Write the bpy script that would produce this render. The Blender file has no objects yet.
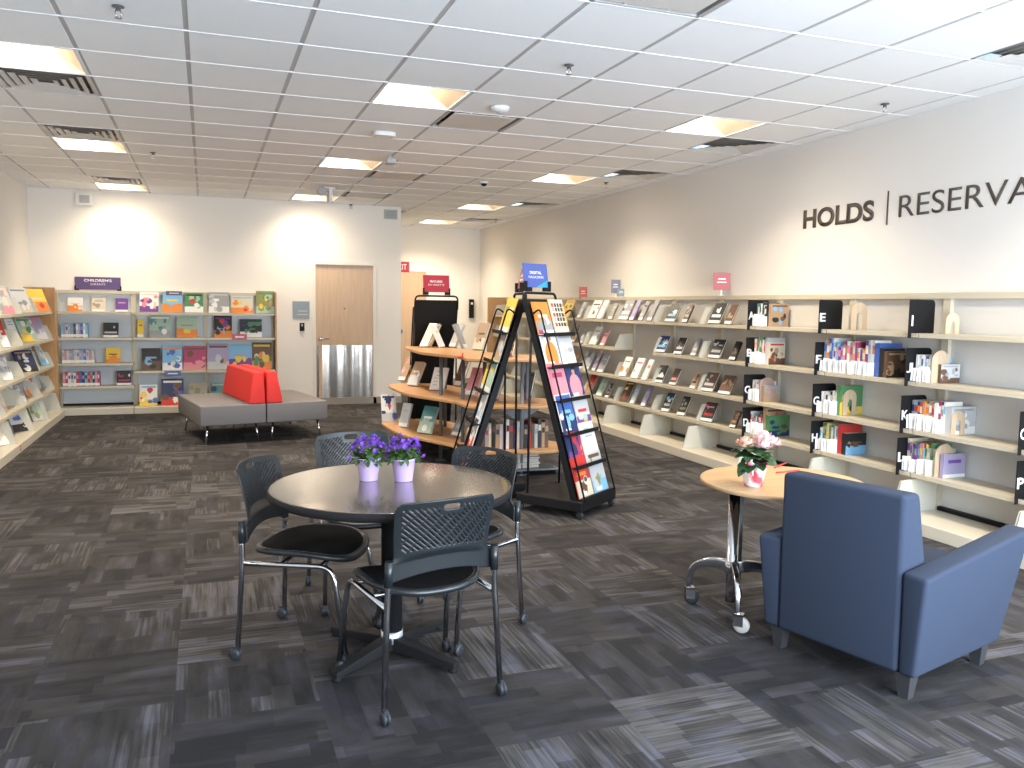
import bpy, bmesh, math, random
from mathutils import Vector, Matrix
PI = math.pi
R = math.radians
C = bpy.context.scene.collection
SC = bpy.context.scene

# ------------------------------------------------------------------ camera model (solved from the ceiling grid)
HC = 1.50
FPX = 832.8
def cam_axes(yaw, pitch, roll):
    cy, sy, cp, sp = math.cos(yaw), math.sin(yaw), math.cos(pitch), math.sin(pitch)
    f = Vector((sy*cp, cy*cp, -sp)); r = Vector((cy, -sy, 0)); d = f.cross(r)
    cr, sr = math.cos(roll), math.sin(roll)
    return cr*r + sr*d, -sr*r + cr*d, f
AR, AD, AF = cam_axes(.3524, .0931, -.0137)
CAM = Vector((0, 0, HC))
def ray(x, y): return AR*((x-512)/FPX) + AD*((y-384)/FPX) + AF
def on_z(x, y, z): d = ray(x, y); return CAM + d*((z-HC)/d.z)
def on_x(x, y, X): d = ray(x, y); return CAM + d*(X/d.x)
def on_y(x, y, Y): d = ray(x, y); return CAM + d*(Y/d.y)

cam = bpy.data.cameras.new('camera'); co = bpy.data.objects.new('camera', cam); C.objects.link(co)
m3 = Matrix((AR, -AD, -AF)).transposed()
co.matrix_world = Matrix.Translation(CAM) @ m3.to_4x4()
cam.sensor_width = 36; cam.lens = FPX/1024*36; cam.clip_start = .02
SC.camera = co

# ------------------------------------------------------------------ materials
MATS = {}
def nodes(name):
    m = bpy.data.materials.new(name); m.use_nodes = True
    nt = m.node_tree; b = nt.nodes['Principled BSDF']
    return m, nt, b
def mat(name, col, rough=.6, metal=0, noise=0, scale=30, bump=0, spec=.5, coat=0):
    if name in MATS: return MATS[name]
    m, nt, b = nodes(name)
    b.inputs['Roughness'].default_value = rough; b.inputs['Metallic'].default_value = metal
    b.inputs['Specular IOR Level'].default_value = spec
    if coat: b.inputs['Coat Weight'].default_value = coat; b.inputs['Coat Roughness'].default_value = .08
    tc = nt.nodes.new('ShaderNodeTexCoord')
    nz = nt.nodes.new('ShaderNodeTexNoise'); nz.inputs['Scale'].default_value = scale; nz.inputs['Detail'].default_value = 3
    nt.links.new(tc.outputs['Object'], nz.inputs['Vector'])
    mx = nt.nodes.new('ShaderNodeMix'); mx.data_type = 'RGBA'
    k = noise or .02
    mx.inputs['A'].default_value = (*[c*(1-k) for c in col], 1); mx.inputs['B'].default_value = (*[min(1, c*(1+k)) for c in col], 1)
    nt.links.new(nz.outputs['Fac'], mx.inputs['Factor']); nt.links.new(mx.outputs['Result'], b.inputs['Base Color'])
    if bump:
        bp = nt.nodes.new('ShaderNodeBump'); bp.inputs['Strength'].default_value = bump; bp.inputs['Distance'].default_value = .002
        nt.links.new(nz.outputs['Fac'], bp.inputs['Height']); nt.links.new(bp.outputs['Normal'], b.inputs['Normal'])
    MATS[name] = m; return m
def mat_emit(name, col, s):
    m, nt, b = nodes(name)
    b.inputs['Base Color'].default_value = (*col, 1); b.inputs['Emission Color'].default_value = (*col, 1); b.inputs['Emission Strength'].default_value = s
    MATS[name] = m; return m
def mat_wood(name, c1, c2, rough=.4, axis=0, scale=3):
    m, nt, b = nodes(name)
    tc = nt.nodes.new('ShaderNodeTexCoord'); mp = nt.nodes.new('ShaderNodeMapping')
    s = [14, 14, 14]; s[axis] = 1.2; mp.inputs['Scale'].default_value = s
    nz = nt.nodes.new('ShaderNodeTexNoise'); nz.inputs['Scale'].default_value = scale; nz.inputs['Detail'].default_value = 6; nz.inputs['Distortion'].default_value = .6
    cr = nt.nodes.new('ShaderNodeValToRGB'); cr.color_ramp.elements[0].position = .35; cr.color_ramp.elements[1].position = .7
    cr.color_ramp.elements[0].color = (*c1, 1); cr.color_ramp.elements[1].color = (*c2, 1)
    nt.links.new(tc.outputs['Object'], mp.inputs['Vector']); nt.links.new(mp.outputs['Vector'], nz.inputs['Vector'])
    nt.links.new(nz.outputs['Fac'], cr.inputs['Fac']); nt.links.new(cr.outputs['Color'], b.inputs['Base Color'])
    b.inputs['Roughness'].default_value = rough; MATS[name] = m; return m
def mat_attr(name, rough=.45):
    m, nt, b = nodes(name)
    a = nt.nodes.new('ShaderNodeVertexColor'); a.layer_name = 'Col'
    nt.links.new(a.outputs['Color'], b.inputs['Base Color']); b.inputs['Roughness'].default_value = rough
    MATS[name] = m; return m

WALL = mat('wall_paint', (.76, .735, .69), .75, noise=.015, scale=2, bump=.05)
WALLB = mat('wall_paint_back', (.80, .775, .72), .7, noise=.015, scale=2)
CEILT = mat('ceiling_tile_mineral', (.87, .88, .88), .85, noise=.03, scale=160, bump=.25)
TEEG = mat('ceiling_main_tee', (.46, .46, .455), .5)
TEEW = mat('ceiling_cross_tee', (.80, .80, .79), .4)
BEIGE = mat('beige_enamel_steel', (.55, .50, .385), .42, noise=.04, scale=4)
BEIGEP = mat('pale_beige_back_panel', (.60, .59, .565), .5, noise=.03, scale=3)
BEIGEG = mat('greyish_bracket_steel', (.60, .58, .49), .4, noise=.03, scale=5)
PANELW = mat('white_back_panel', (.55, .60, .645), .4, noise=.03, scale=3)
BLACK = mat('black_powder_coat', (.009, .009, .010), .6, noise=.1, spec=.2)
BLACKF = mat('black_fabric_mesh', (.008, .008, .009), .95, noise=.3, scale=400, bump=.2, spec=.1)
DPLAS = mat('charcoal_plastic', (.055, .062, .07), .33, noise=.05, scale=20)
CHROME = mat('brushed_chrome', (.62, .63, .65), .16, metal=1)
DCHROME = mat('dark_chrome_tube', (.62, .63, .65), .14, metal=1)
STEEL = mat('stainless_kick_plate', (.62, .60, .57), .2, metal=1, noise=.02, scale=6, bump=.35)
LAMB = mat('table_laminate', (.10, .085, .068), .22, noise=.03, scale=8, spec=.6, coat=.6)
EDGEB = mat('table_edge_black', (.012, .012, .013), .6, spec=.2)
MAPLE = mat_wood('maple_laminate', (.55, .33, .15), (.66, .42, .21), .3, 0)
MAPLES = mat_wood('maple_shelf', (.46, .25, .11), (.58, .34, .165), .38, 0)
OAK = mat_wood('oak_end_panel', (.42, .22, .085), (.55, .31, .13), .4, 2)
DOORW = mat_wood('maple_door_veneer', (.53, .37, .235), (.59, .42, .275), .4, 2, 2)
BLUEF = mat('slate_blue_fabric', (.034, .046, .075), .95, noise=.16, scale=350, bump=.4, spec=.2)
GREYF = mat('grey_bench_fabric', (.155, .15, .155), .8, noise=.08, scale=250, bump=.3)
REDF = mat('red_bench_fabric', (.60, .022, .018), .7, noise=.08, scale=200, bump=.3)
GREYM = mat('blue_grey_metal', (.17, .20, .235), .4, noise=.05)
DGREYM = mat('charcoal_post_metal', (.09, .095, .10), .45)
RUBBER = mat('dark_rubber', (.022, .025, .03), .5)
CASTW = mat('grey_caster_tyre', (.42, .40, .37), .45)
WHITEP = mat('white_paper', (.86, .87, .88), .6)
PAGES = mat('page_block_paper', (.66, .62, .54), .8, noise=.06, scale=200)
LABELM = mat('white_library_sticker', (.82, .82, .80), .5)
ART = mat_attr('printed_cover')
PLASW = mat('white_plastic', (.75, .75, .73), .4)
PLASG = mat('grey_plastic', (.42, .43, .42), .5)
LILAC = mat('lilac_pot_glaze', (.56, .42, .72), .35)
LEAF = mat('green_leaf', (.05, .13, .025), .5, noise=.35, scale=40)
DLEAF = mat('dark_green_leaf', (.02, .07, .022), .45, noise=.3, scale=50)
LLEAF = mat('yellow_green_bud', (.33, .45, .08), .5)
SOIL = mat('potting_soil', (.03, .02, .012), .9)
PURP = mat('purple_petal', (.14, .045, .38), .6, noise=.3, scale=60)
PINKP = mat('pale_pink_petal', (.86, .62, .62), .6, noise=.12, scale=60)
PEACH = mat('peach_petal', (.80, .48, .36), .6, noise=.12, scale=60)
LETTER = mat('dark_brown_vinyl', (.075, .062, .05), .5)
PURS = mat('purple_sign', (.10, .06, .19), .35)
REDS = mat('crimson_sign', (.40, .022, .045), .35)
BLUS = mat('blue_sign', (.07, .11, .36), .35)
CYAN = mat('cyan_sign_corner', (.04, .33, .62), .35)
CORAL = mat('coral_sign', (.50, .10, .07), .4)
SLATE = mat('slate_sign', (.16, .18, .27), .4)
SLATEB = mat('slate_blue_sign', (.18, .25, .31), .4)
ROSE = mat('rose_sign', (.40, .065, .07), .4)
WOODB = mat_wood('plywood_bookend', (.56, .42, .28), (.64, .49, .34), .5, 2)
ACRY = mat('frosted_acrylic', (.55, .56, .54), .25, spec=.6)
TAPER = mat('red_paper', (.62, .05, .045), .5)
GREYSIGN = mat('blue_grey_sign', (.20, .25, .29), .4)
FRAMEM = mat('storefront_aluminium', (.30, .30, .30), .4, metal=.6)
LAMP = mat_emit('lamp_diffuser', (1.0, .88, .72), 9)
REFL = mat('lamp_reflector', (.84, .70, .52), .5)

# carpet: quarter-turned tiles with streaks
def carpet():
    m, nt, b = nodes('carpet_tiles'); N = nt.nodes; L = nt.links
    def mth(op, a, bb=None, c=None):
        n = N.new('ShaderNodeMath'); n.operation = op
        for i, v in enumerate((a, bb, c)):
            if v is None: continue
            if hasattr(v, 'default_value'): L.new(v, n.inputs[i])
            else: n.inputs[i].default_value = v
        return n.outputs[0]
    def comb(x, y, z=0):
        n = N.new('ShaderNodeCombineXYZ')
        for i, v in enumerate((x, y, z)):
            if hasattr(v, 'default_value'): L.new(v, n.inputs[i])
            else: n.inputs[i].default_value = v
        return n.outputs[0]
    def mixf(f, a, bb):
        n = N.new('ShaderNodeMix'); n.data_type = 'FLOAT'
        L.new(f, n.inputs['Factor'])
        for k, v in (('A', a), ('B', bb)):
            if hasattr(v, 'default_value'): L.new(v, n.inputs[k])
            else: n.inputs[k].default_value = v
        return n.outputs['Result']
    g = N.new('ShaderNodeNewGeometry'); sp = N.new('ShaderNodeSeparateXYZ'); L.new(g.outputs['Position'], sp.inputs[0])
    T = .52
    X = mth('ADD', sp.outputs[0], 10.02); Y = mth('ADD', sp.outputs[1], 10.26)
    ix = mth('FLOOR', mth('DIVIDE', X, T)); 
    off = mth('MULTIPLY', mth('MODULO', ix, 2.0), .18)
    Y2 = mth('ADD', Y, off)
    iy = mth('FLOOR', mth('DIVIDE', Y2, T))
    par = mth('MODULO', mth('ADD', ix, iy), 2.0)
    u = mixf(par, X, Y2); v = mixf(par, Y2, X)
    wn = N.new('ShaderNodeTexWhiteNoise'); L.new(comb(ix, iy, 3.3), wn.inputs['Vector'])
    seed = mth('MULTIPLY', wn.outputs['Value'], 37.0)
    # fine streaks (long in u, narrow in v)
    n1 = N.new('ShaderNodeTexNoise'); n1.inputs['Scale'].default_value = 1; n1.inputs['Detail'].default_value = 2
    L.new(comb(mth('MULTIPLY', u, 3.0), mth('MULTIPLY', v, 75.0), seed), n1.inputs['Vector'])
    # medium blocks
    wn2 = N.new('ShaderNodeTexWhiteNoise')
    vb = mth('FLOOR', mth('MULTIPLY', v, 13.0))
    wn3 = N.new('ShaderNodeTexWhiteNoise'); L.new(comb(vb, seed, 1.7), wn3.inputs['Vector'])
    ub = mth('FLOOR', mth('ADD', mth('MULTIPLY', u, 4.2), mth('MULTIPLY', wn3.outputs['Value'], 3.0)))
    L.new(comb(ub, vb, seed), wn2.inputs['Vector'])
    n3 = N.new('ShaderNodeTexNoise'); n3.inputs['Scale'].default_value = 1; n3.inputs['Detail'].default_value = 3
    L.new(comb(mth('MULTIPLY', u, 4.0), mth('MULTIPLY', v, 14.0), seed), n3.inputs['Vector'])
    n4 = N.new('ShaderNodeTexNoise'); n4.inputs['Scale'].default_value = 350; n4.inputs['Detail'].default_value = 1
    L.new(g.outputs['Position'], n4.inputs['Vector'])
    val = mth('MULTIPLY', wn.outputs['Value'], .32)
    st = mth('SUBTRACT', n1.outputs['Fac'], .5)
    # streaks are stronger on some blocks
    amp = mth('MULTIPLY', mth('GREATER_THAN', mth('ADD', mth('MULTIPLY', wn2.outputs['Value'], .5), mth('MULTIPLY', wn.outputs['Value'], .9)), .72), 1.1)
    val = mth('ADD', val, mth('MULTIPLY', st, mth('ADD', amp, .12)))
    val = mth('ADD', val, mth('MULTIPLY', wn2.outputs['Value'], .36))
    val = mth('ADD', val, mth('MULTIPLY', n3.outputs['Fac'], .85))
    val = mth('ADD', val, mth('MULTIPLY', n4.outputs['Fac'], .12))
    val = mth('SUBTRACT', val, .40)
    cr = N.new('ShaderNodeValToRGB'); e = cr.color_ramp.elements
    e[0].position = .12; e[0].color = (.016, .0155, .0165, 1)
    e[1].position = .95; e[1].color = (.112, .108, .106, 1)
    k = e.new(.45); k.color = (.041, .038, .0365, 1)
    L.new(val, cr.inputs['Fac'])
    # noise patches tinted bluer: the daylight's blue put into the colour
    mx = N.new('ShaderNodeMix'); mx.data_type = 'RGBA'; mx.blend_type = 'MULTIPLY'
    L.new(mth('MULTIPLY', mth('GREATER_THAN', n3.outputs['Fac'], .55), .5), mx.inputs['Factor'])
    L.new(cr.outputs['Color'], mx.inputs['A']); mx.inputs['B'].default_value = (.84, .88, 1.22, 1)
    L.new(mx.outputs['Result'], b.inputs['Base Color'])
    bp = N.new('ShaderNodeBump'); bp.inputs['Strength'].default_value = .5; bp.inputs['Distance'].default_value = .003
    L.new(mth('ADD', n4.outputs['Fac'], val), bp.inputs['Height']); L.new(bp.outputs['Normal'], b.inputs['Normal'])
    b.inputs['Roughness'].default_value = .9; b.inputs['Specular IOR Level'].default_value = .25
    return m
CARPET = carpet()

# ------------------------------------------------------------------ mesh builder
class MB:
    def __init__(s): s.v = []; s.f = []; s.smooth = []
    def add(s, vs, fs, M=None, sm=False):
        o = len(s.v)
        for p in vs:
            p = Vector(p); s.v.append(tuple(M @ p) if M is not None else tuple(p))
        for f in fs: s.f.append([i+o for i in f]); s.smooth.append(sm)
        return s
    def box(s, x0, x1, y0, y1, z0, z1, M=None):
        return s.add([(x0,y0,z0),(x1,y0,z0),(x1,y1,z0),(x0,y1,z0),(x0,y0,z1),(x1,y0,z1),(x1,y1,z1),(x0,y1,z1)],
                     [(3,2,1,0),(4,5,6,7),(0,1,5,4),(1,2,6,5),(2,3,7,6),(3,0,4,7)], M)
    def hexa(s, bot, top, M=None):
        return s.add(list(bot)+list(top), [(3,2,1,0),(4,5,6,7),(0,1,5,4),(1,2,6,5),(2,3,7,6),(3,0,4,7)], M)
    def prism(s, poly, z0, z1, M=None, sm=False):
        n = len(poly)
        s.add([(p[0],p[1],z0) for p in poly]+[(p[0],p[1],z1) for p in poly], [list(range(n))[::-1], list(range(n,2*n))], M)
        s.add([(p[0],p[1],z0) for p in poly]+[(p[0],p[1],z1) for p in poly], [(i,(i+1)%n,(i+1)%n+n,i+n) for i in range(n)], M, sm)
        return s
    def lathe(s, prof, n=24, M=None):
        vs = []; fs = []
        for r, z in prof:
            for i in range(n): a = 2*PI*i/n; vs.append((r*math.cos(a), r*math.sin(a), z))
        for k in range(len(prof)-1):
            for i in range(n): fs.append((k*n+i, k*n+(i+1)%n, (k+1)*n+(i+1)%n, (k+1)*n+i))
        s.add(vs, fs, M, True)
        if prof[0][0] > 1e-4: s.add(vs[:n], [list(range(n))[::-1]], M)
        if prof[-1][0] > 1e-4: s.add(vs[-n:], [list(range(n))], M)
        return s
    def tube(s, pts, r, n=10, M=None, closed=False):
        pts = [Vector(p) for p in pts]; N = len(pts); vs = []; up = None
        for k, p in enumerate(pts):
            if closed: t = (pts[(k+1)%N]-pts[k-1]).normalized()
            else: t = ((pts[min(k+1,N-1)]-pts[max(k-1,0)])).normalized()
            if up is None:
                up = Vector((0,0,1)) if abs(t.z) < .9 else Vector((1,0,0))
            a = t.cross(up).normalized(); bb = a.cross(t).normalized(); up = bb
            rr = r[k] if isinstance(r, (list, tuple)) else r
            for i in range(n):
                q = 2*PI*i/n; vs.append(p + a*(rr*math.cos(q)) + bb*(rr*math.sin(q)))
        fs = []
        for k in range(N if closed else N-1):
            k2 = (k+1) % N
            for i in range(n): fs.append((k*n+i, k*n+(i+1)%n, k2*n+(i+1)%n, k2*n+i))
        s.add(vs, fs, M, True)
        if not closed: s.add(vs[:n], [list(range(n))[::-1]], M); s.add(vs[-n:], [list(range(n))], M)
        return s
    def build(s, name, m, parent=None, bevel=0, seg=2, loc=None, rot=None):
        me = bpy.data.meshes.new(name); me.from_pydata(s.v, [], s.f)
        me.polygons.foreach_set('use_smooth', s.smooth); me.materials.append(m)
        bm = bmesh.new(); bm.from_mesh(me)
        bmesh.ops.remove_doubles(bm, verts=bm.verts, dist=1e-5); bmesh.ops.recalc_face_normals(bm, faces=bm.faces)
        bm.to_mesh(me); bm.free(); me.update()
        o = bpy.data.objects.new(name, me); C.objects.link(o)
        if parent is not None: o.parent = parent
        if loc is not None: o.location = loc
        if rot is not None: o.rotation_euler = rot
        if bevel:
            b = o.modifiers.new('bevel', 'BEVEL'); b.width = bevel; b.segments = seg; b.limit_method = 'ANGLE'; b.angle_limit = R(40)
            if seg > 2:
                for p in me.polygons: p.use_smooth = True
        return o
def smooth_path(pts, n=5, closed=False):
    pts = [Vector(p) for p in pts]; out = []; N = len(pts)
    for i in range(N if closed else N-1):
        p0 = pts[i-1] if (i > 0 or closed) else pts[0]; p1 = pts[i]; p2 = pts[(i+1)%N]; p3 = pts[(i+2)%N] if (i+2 < N or closed) else pts[-1]
        for k in range(n):
            t = k/n; out.append(.5*((2*p1)+(p2-p0)*t+(2*p0-5*p1+4*p2-p3)*t*t+(-p0+3*p1-3*p2+p3)*t**3))
    if not closed: out.append(pts[-1])
    return out
def fillet(pts, r, n=4):
    pts = [Vector(p) for p in pts]; out = [pts[0]]
    for i in range(1, len(pts)-1):
        a = (pts[i-1]-pts[i]); b = (pts[i+1]-pts[i]); d = min(r, a.length*.45, b.length*.45)
        p0 = pts[i]+a.normalized()*d; p2 = pts[i]+b.normalized()*d
        for k in range(n+1):
            t = k/n; out.append(p0*(1-t)**2 + pts[i]*2*t*(1-t) + p2*t*t)
    out.append(pts[-1]); return out
def rrect(w, h, r, n=5, cx=0, cy=0, corners=(1,1,1,1)):
    out = []
    for i, (sx, sy, a0) in enumerate(((1,1,0),(-1,1,90),(-1,-1,180),(1,-1,270))):
        if corners[i]:
            for k in range(n+1):
                a = R(a0+90*k/n); out.append((cx+sx*(w/2-r)+r*math.cos(a), cy+sy*(h/2-r)+r*math.sin(a)))
        else: out.append((cx+sx*w/2, cy+sy*h/2))
    return out

def props(o, label, cat, group=None):
    o['label'] = label; o['category'] = cat
    if group: o['group'] = group
    return o
def thing(name, label, cat, loc=(0,0,0), rz=0, group=None):
    o = bpy.data.objects.new(name, None); o.empty_display_size = .1; C.objects.link(o)
    o.location = loc; o.rotation_euler = (0, 0, rz); return props(o, label, cat, group)
def struct(o): o['kind'] = 'structure'; return o
def dup(root, loc, rot, label, group=None):
    r = root.copy(); C.objects.link(r); r.location = loc; r.rotation_euler = rot if not isinstance(rot, (int, float)) else (0, 0, rot); r['label'] = label
    if group: r['group'] = group
    for ch in list(root.children):
        c = ch.copy(); C.objects.link(c); c.parent = r
        for g in list(ch.children):
            d = g.copy(); C.objects.link(d); d.parent = c
    return r
def text_mesh(name, txt, width, height, m, M, parent=None, bold=0, ext=.002):
    cu = bpy.data.curves.new(name, 'FONT'); cu.body = txt; cu.size = 1; cu.offset = bold; cu.extrude = 0
    to = bpy.data.objects.new(name, cu); C.objects.link(to)
    bpy.context.view_layer.update()
    dg = bpy.context.evaluated_depsgraph_get(); me = bpy.data.meshes.new_from_object(to.evaluated_get(dg))
    bpy.data.objects.remove(to); bpy.data.curves.remove(cu)
    xs = [v.co.x for v in me.vertices]; ys = [v.co.y for v in me.vertices]
    x0, x1, y0, y1 = min(xs), max(xs), min(ys), max(ys)
    sx = width/(x1-x0); sy = height/(y1-y0)
    for v in me.vertices: v.co = M @ Vector(((v.co.x-x0)*sx, (v.co.y-y0)*sy, ext))
    me.name = name; me.materials.clear(); me.materials.append(m)
    o = bpy.data.objects.new(name, me); C.objects.link(o)
    if parent is not None: o.parent = parent
    sd = o.modifiers.new('thick', 'SOLIDIFY'); sd.thickness = max(.0012, ext*.6); sd.offset = 0
    return o

# ------------------------------------------------------------------ room
XL, XR, YB, YF, ZC, Y0 = -2.16, 4.99, 12.55, 15.45, 2.9665, -.9
XC = 2.795
struct(MB().box(XL-.1, XR+.1, Y0-.1, YF+.1, -.1, 0).build('floor', CARPET))
struct(MB().box(XL-.12, XL, Y0, YB+.1, 0, 3.2).build('wall_left', WALL))
struct(MB().box(XR, XR+.12, Y0, YF+.1, 0, 3.2).build('wall_right', WALL))
# back wall with a doorway
DX0, DX1, DH = 1.52, 2.37, 2.075
mb = MB().box(XL, DX0-.04, YB, YB+.14, 0, 3.2).box(DX1+.04, XC, YB, YB+.14, 0, 3.2).box(DX0-.04, DX1+.04, YB, YB+.14, DH+.04, 3.2)
struct(mb.build('wall_back', WALLB))
struct(MB().box(XC-.14, XC, YB+.14, YF, 0, 3.2).build('wall_alcove', WALLB))
struct(MB().box(XC-.14, XR, YF, YF+.12, 0, 3.2).build('wall_far', WALLB))
struct(MB().box(XL, XC, YB-.012, YB, 0, .10).box(XC, XC+.012, YB-.012, YF, 0, .1).box(XC, XR, YF-.012, YF, 0, .1).build('baseboard_back', mat('grey_vinyl_base', (.30, .28, .25), .5)))
# door in the back wall
d = struct(MB().box(DX0, DX1, YB+.02, YB+.065, .008, DH).build('door_1', DOORW))
MB().box(DX0-.045, DX0, YB-.012, YB+.14, 0, DH+.045).box(DX1, DX1+.045, YB-.012, YB+.14, 0, DH+.045).box(DX0, DX1, YB-.012, YB+.14, DH, DH+.045).build('door_frame', mat('cream_door_frame', (.74, .71, .66), .4), d)
kb = MB(); nseg = 40
vs = []; 
for i in range(nseg+1):
    x = DX0+.012 + (DX1-DX0-.024)*i/nseg
    yy = YB+.014 + .004*math.sin(i*.55) + .003*math.sin(i*.21+1)
    vs += [(x, yy, .02), (x, yy, .885)]
kb.add(vs, [(2*i, 2*i+2, 2*i+3, 2*i+1) for i in range(nseg)], sm=True)
kp = kb.build('kick_plate', STEEL, d); kp['label'] = 'tall stainless kick plate on lower half of door'
h = MB().lathe([(.032,0),(.032,.012),(.014,.016),(.014,.05)], 16, Matrix.Translation((DX0+.07, YB+.02, .985)) @ Matrix.Rotation(R(90), 4, 'X'))
h.tube(fillet([(DX0+.07, YB-.03, .985), (DX0+.10, YB-.036, .985), (DX0+.19, YB-.03, .985)], .02), .011, 8)
h.build('door_lever', CHROME, d)
MB().lathe([(.012,0),(.012,.01)], 12, Matrix.Translation(((DX0+DX1)/2, YB+.02, 1.43)) @ Matrix.Rotation(R(90), 4, 'X')).build('peephole', DGREYM, d)
# second door on the far wall
d2 = struct(MB().box(3.05, 3.92, YF-.03, YF-.002, .008, 2.12).build('door_2', DOORW))
MB().box(3.005, 3.05, YF-.04, YF-.001, 0, 2.165).box(3.92, 3.965, YF-.04, YF-.001, 0, 2.165).box(3.05, 3.92, YF-.04, YF-.001, 2.12, 2.165).build('door_frame', MATS['cream_door_frame'], d2)
MB().lathe([(.05,0),(.05,.01)], 16, Matrix.Translation((3.42, YF-.03, 1.0)) @ Matrix.Rotation(R(90), 4, 'X')).build('round_push_plate', mat('blue_disc', (.06,.14,.35), .4), d2)
# storefront behind the camera: frame and mullions of the window
fr = MB()
for x in (XL, -.45, 1.3, 3.1, XR-.06): fr.box(x, x+.06, Y0-.06, Y0+.02, .12, 2.75)
fr.box(XL, XR, Y0-.06, Y0+.02, .06, .14).box(XL, XR, Y0-.06, Y0+.02, 2.70, 2.78).box(XL, XR, Y0-.06, Y0+.02, 2.15, 2.2)
struct(fr.build('window_1', FRAMEM))
struct(MB().box(XL, XR, Y0-.1, Y0, 2.78, 3.2).box(XL, XR, Y0-.1, Y0, 0, .06).build('wall_front', WALL))

# ceiling grid
GX0, GY0, G = -.6804, 5.0023, .6096
lights = [(-1,1),(-1,6),(-1,11),(3,1),(3,6),(3,11),(7,1),(7,6),(7,11),(7,15),(7,-4)]
supply = [(-1,2),(-1,5),(-1,10),(8,2),(8,5),(8,10),(8,14),(8,-3)]
returns = [(4,2),(4,7),(4,-3),(4,10)]
special = set(lights) | set(supply) | set(returns)
def cell(c, k): return GX0+c*G, GX0+(c+1)*G, GY0+k*G, GY0+(k+1)*G
tb = MB()
for c in range(-3, 10):
    for k in range(-10, 18):
        if (c, k) in special: continue
        x0, x1, y0, y1 = cell(c, k)
        x0 = max(x0+.011, XL); x1 = min(x1-.011, XR); y0 = max(y0+.002, Y0); y1 = min(y1-.002, YF)
        if x1-x0 < .03 or y1-y0 < .03: continue
        if x0 < XC-.1 and y0 > YB: continue
        tb.hexa([(x0+.003,y0,ZC-.003),(x1-.003,y0,ZC-.003),(x1-.003,y1,ZC-.003),(x0+.003,y1,ZC-.003)],
                [(x0,y0,ZC+.012),(x1,y0,ZC+.012),(x1,y1,ZC+.012),(x0,y1,ZC+.012)])
struct(tb.build('ceiling', CEILT))
te = MB()
for c in range(-2, 10):
    x = GX0+c*G
    te.box(x-.0145, x+.0145, Y0, YF if x > XC else YB, ZC+.0005, ZC+.03)
te.box(XL, XR, Y0, YF, ZC+.40, ZC+.45)
g1 = te.build('trim_1', TEEG); struct(g1)
te = MB()
for k in range(-9, 18):
    y = GY0+k*G
    te.box(XL if y < YB else XC, XR, y-.0035, y+.0035, ZC-.0062, ZC+.004)
struct(te.build('trim_2', TEEW))

rowname = {-1:'left', 3:'middle', 7:'right'}
depth = {-4:'nearest the window', 1:'nearest the camera', 6:'second from the camera', 11:'third from the camera', 15:'farthest, over the alcove'}
def troffer(x0, y0, label):
    t = thing('ceiling_light', label, 'ceiling light', (x0+G/2, y0+G/2, ZC), 0, 'recessed square ceiling lights')
    a = G/2-.002; b = .282
    f = MB()
    for sx in (-1, 1):
        f.box(min(sx*a, sx*b), max(sx*a, sx*b), -a, a, -.004, .01); f.box(-b, b, min(sx*a, sx*b), max(sx*a, sx*b), -.004, .01)
    f.build('frame', TEEW, t)
    r = MB(); zt = .11
    r.add([(-b,-b,.004),(b,-b,.004),(b,b,.004),(-b,b,.004),(-.262,-.262,zt),(.12,-.262,zt),(.12,.262,zt),(-.262,.262,zt)], [(0,1,5,4),(1,2,6,5),(2,3,7,6),(3,0,4,7)])
    r.box(-b, b, -b, b, zt+.012, zt+.02).build('reflector', REFL, t)
    l = MB(); vs = []; n = 8
    for i in range(n+1):
        x = -.255 + .37*i/n; z = .105 - .03*math.sin(PI*i/n); vs += [(x, -.258, z), (x, .258, z)]
    l.add(vs, [(2*i, 2*i+1, 2*i+3, 2*i+2) for i in range(n)], sm=True); l.build('diffuser', LAMP, t)
    return t
for c, k in lights:
    x0, x1, y0, y1 = cell(c, k)
    troffer(x0, y0, 'glowing square ceiling light in the %s row, %s' % (rowname[c], depth[k]))
VENTG = mat('vent_grey', (.42, .41, .39), .5)
for c, k in supply:
    x0, x1, y0, y1 = cell(c, k)
    t = thing('ceiling_vent', 'white square louvred ceiling vent in the %s row, %s' % ('left' if c < 0 else 'right',
        {-3:'nearest the camera',2:'just past the nearest light' if c<0 else 'second from the camera',5:'middle of its row',10:'near the back wall' if c<0 else 'second from the far end',14:'farthest, over the alcove'}[k]), 'vent', (x0+G/2, y0+G/2, ZC), 0, 'louvred ceiling vents')
    a = G/2-.002; f = MB()
    f.box(-a, a, -a, a, .05, .055)
    f.build('backing', mat('vent_throat', (.22,.21,.20), .6), t)
    f = MB()
    for j in range(5):
        o_ = a-.055*j; i_ = o_-.036; z0 = -.006; z1 = z0+.011
        if i_ < .02: i_ = .02
        vs = [(-o_,-o_,z0),(o_,-o_,z0),(o_,o_,z0),(-o_,o_,z0),(-i_,-i_,z1),(i_,-i_,z1),(i_,i_,z1),(-i_,i_,z1)]
        f.add(vs, [(0,1,5,4),(1,2,6,5),(2,3,7,6),(3,0,4,7)])
    f.build('louvre', mat('vent_white', (.62,.61,.58), .45), t)
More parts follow.
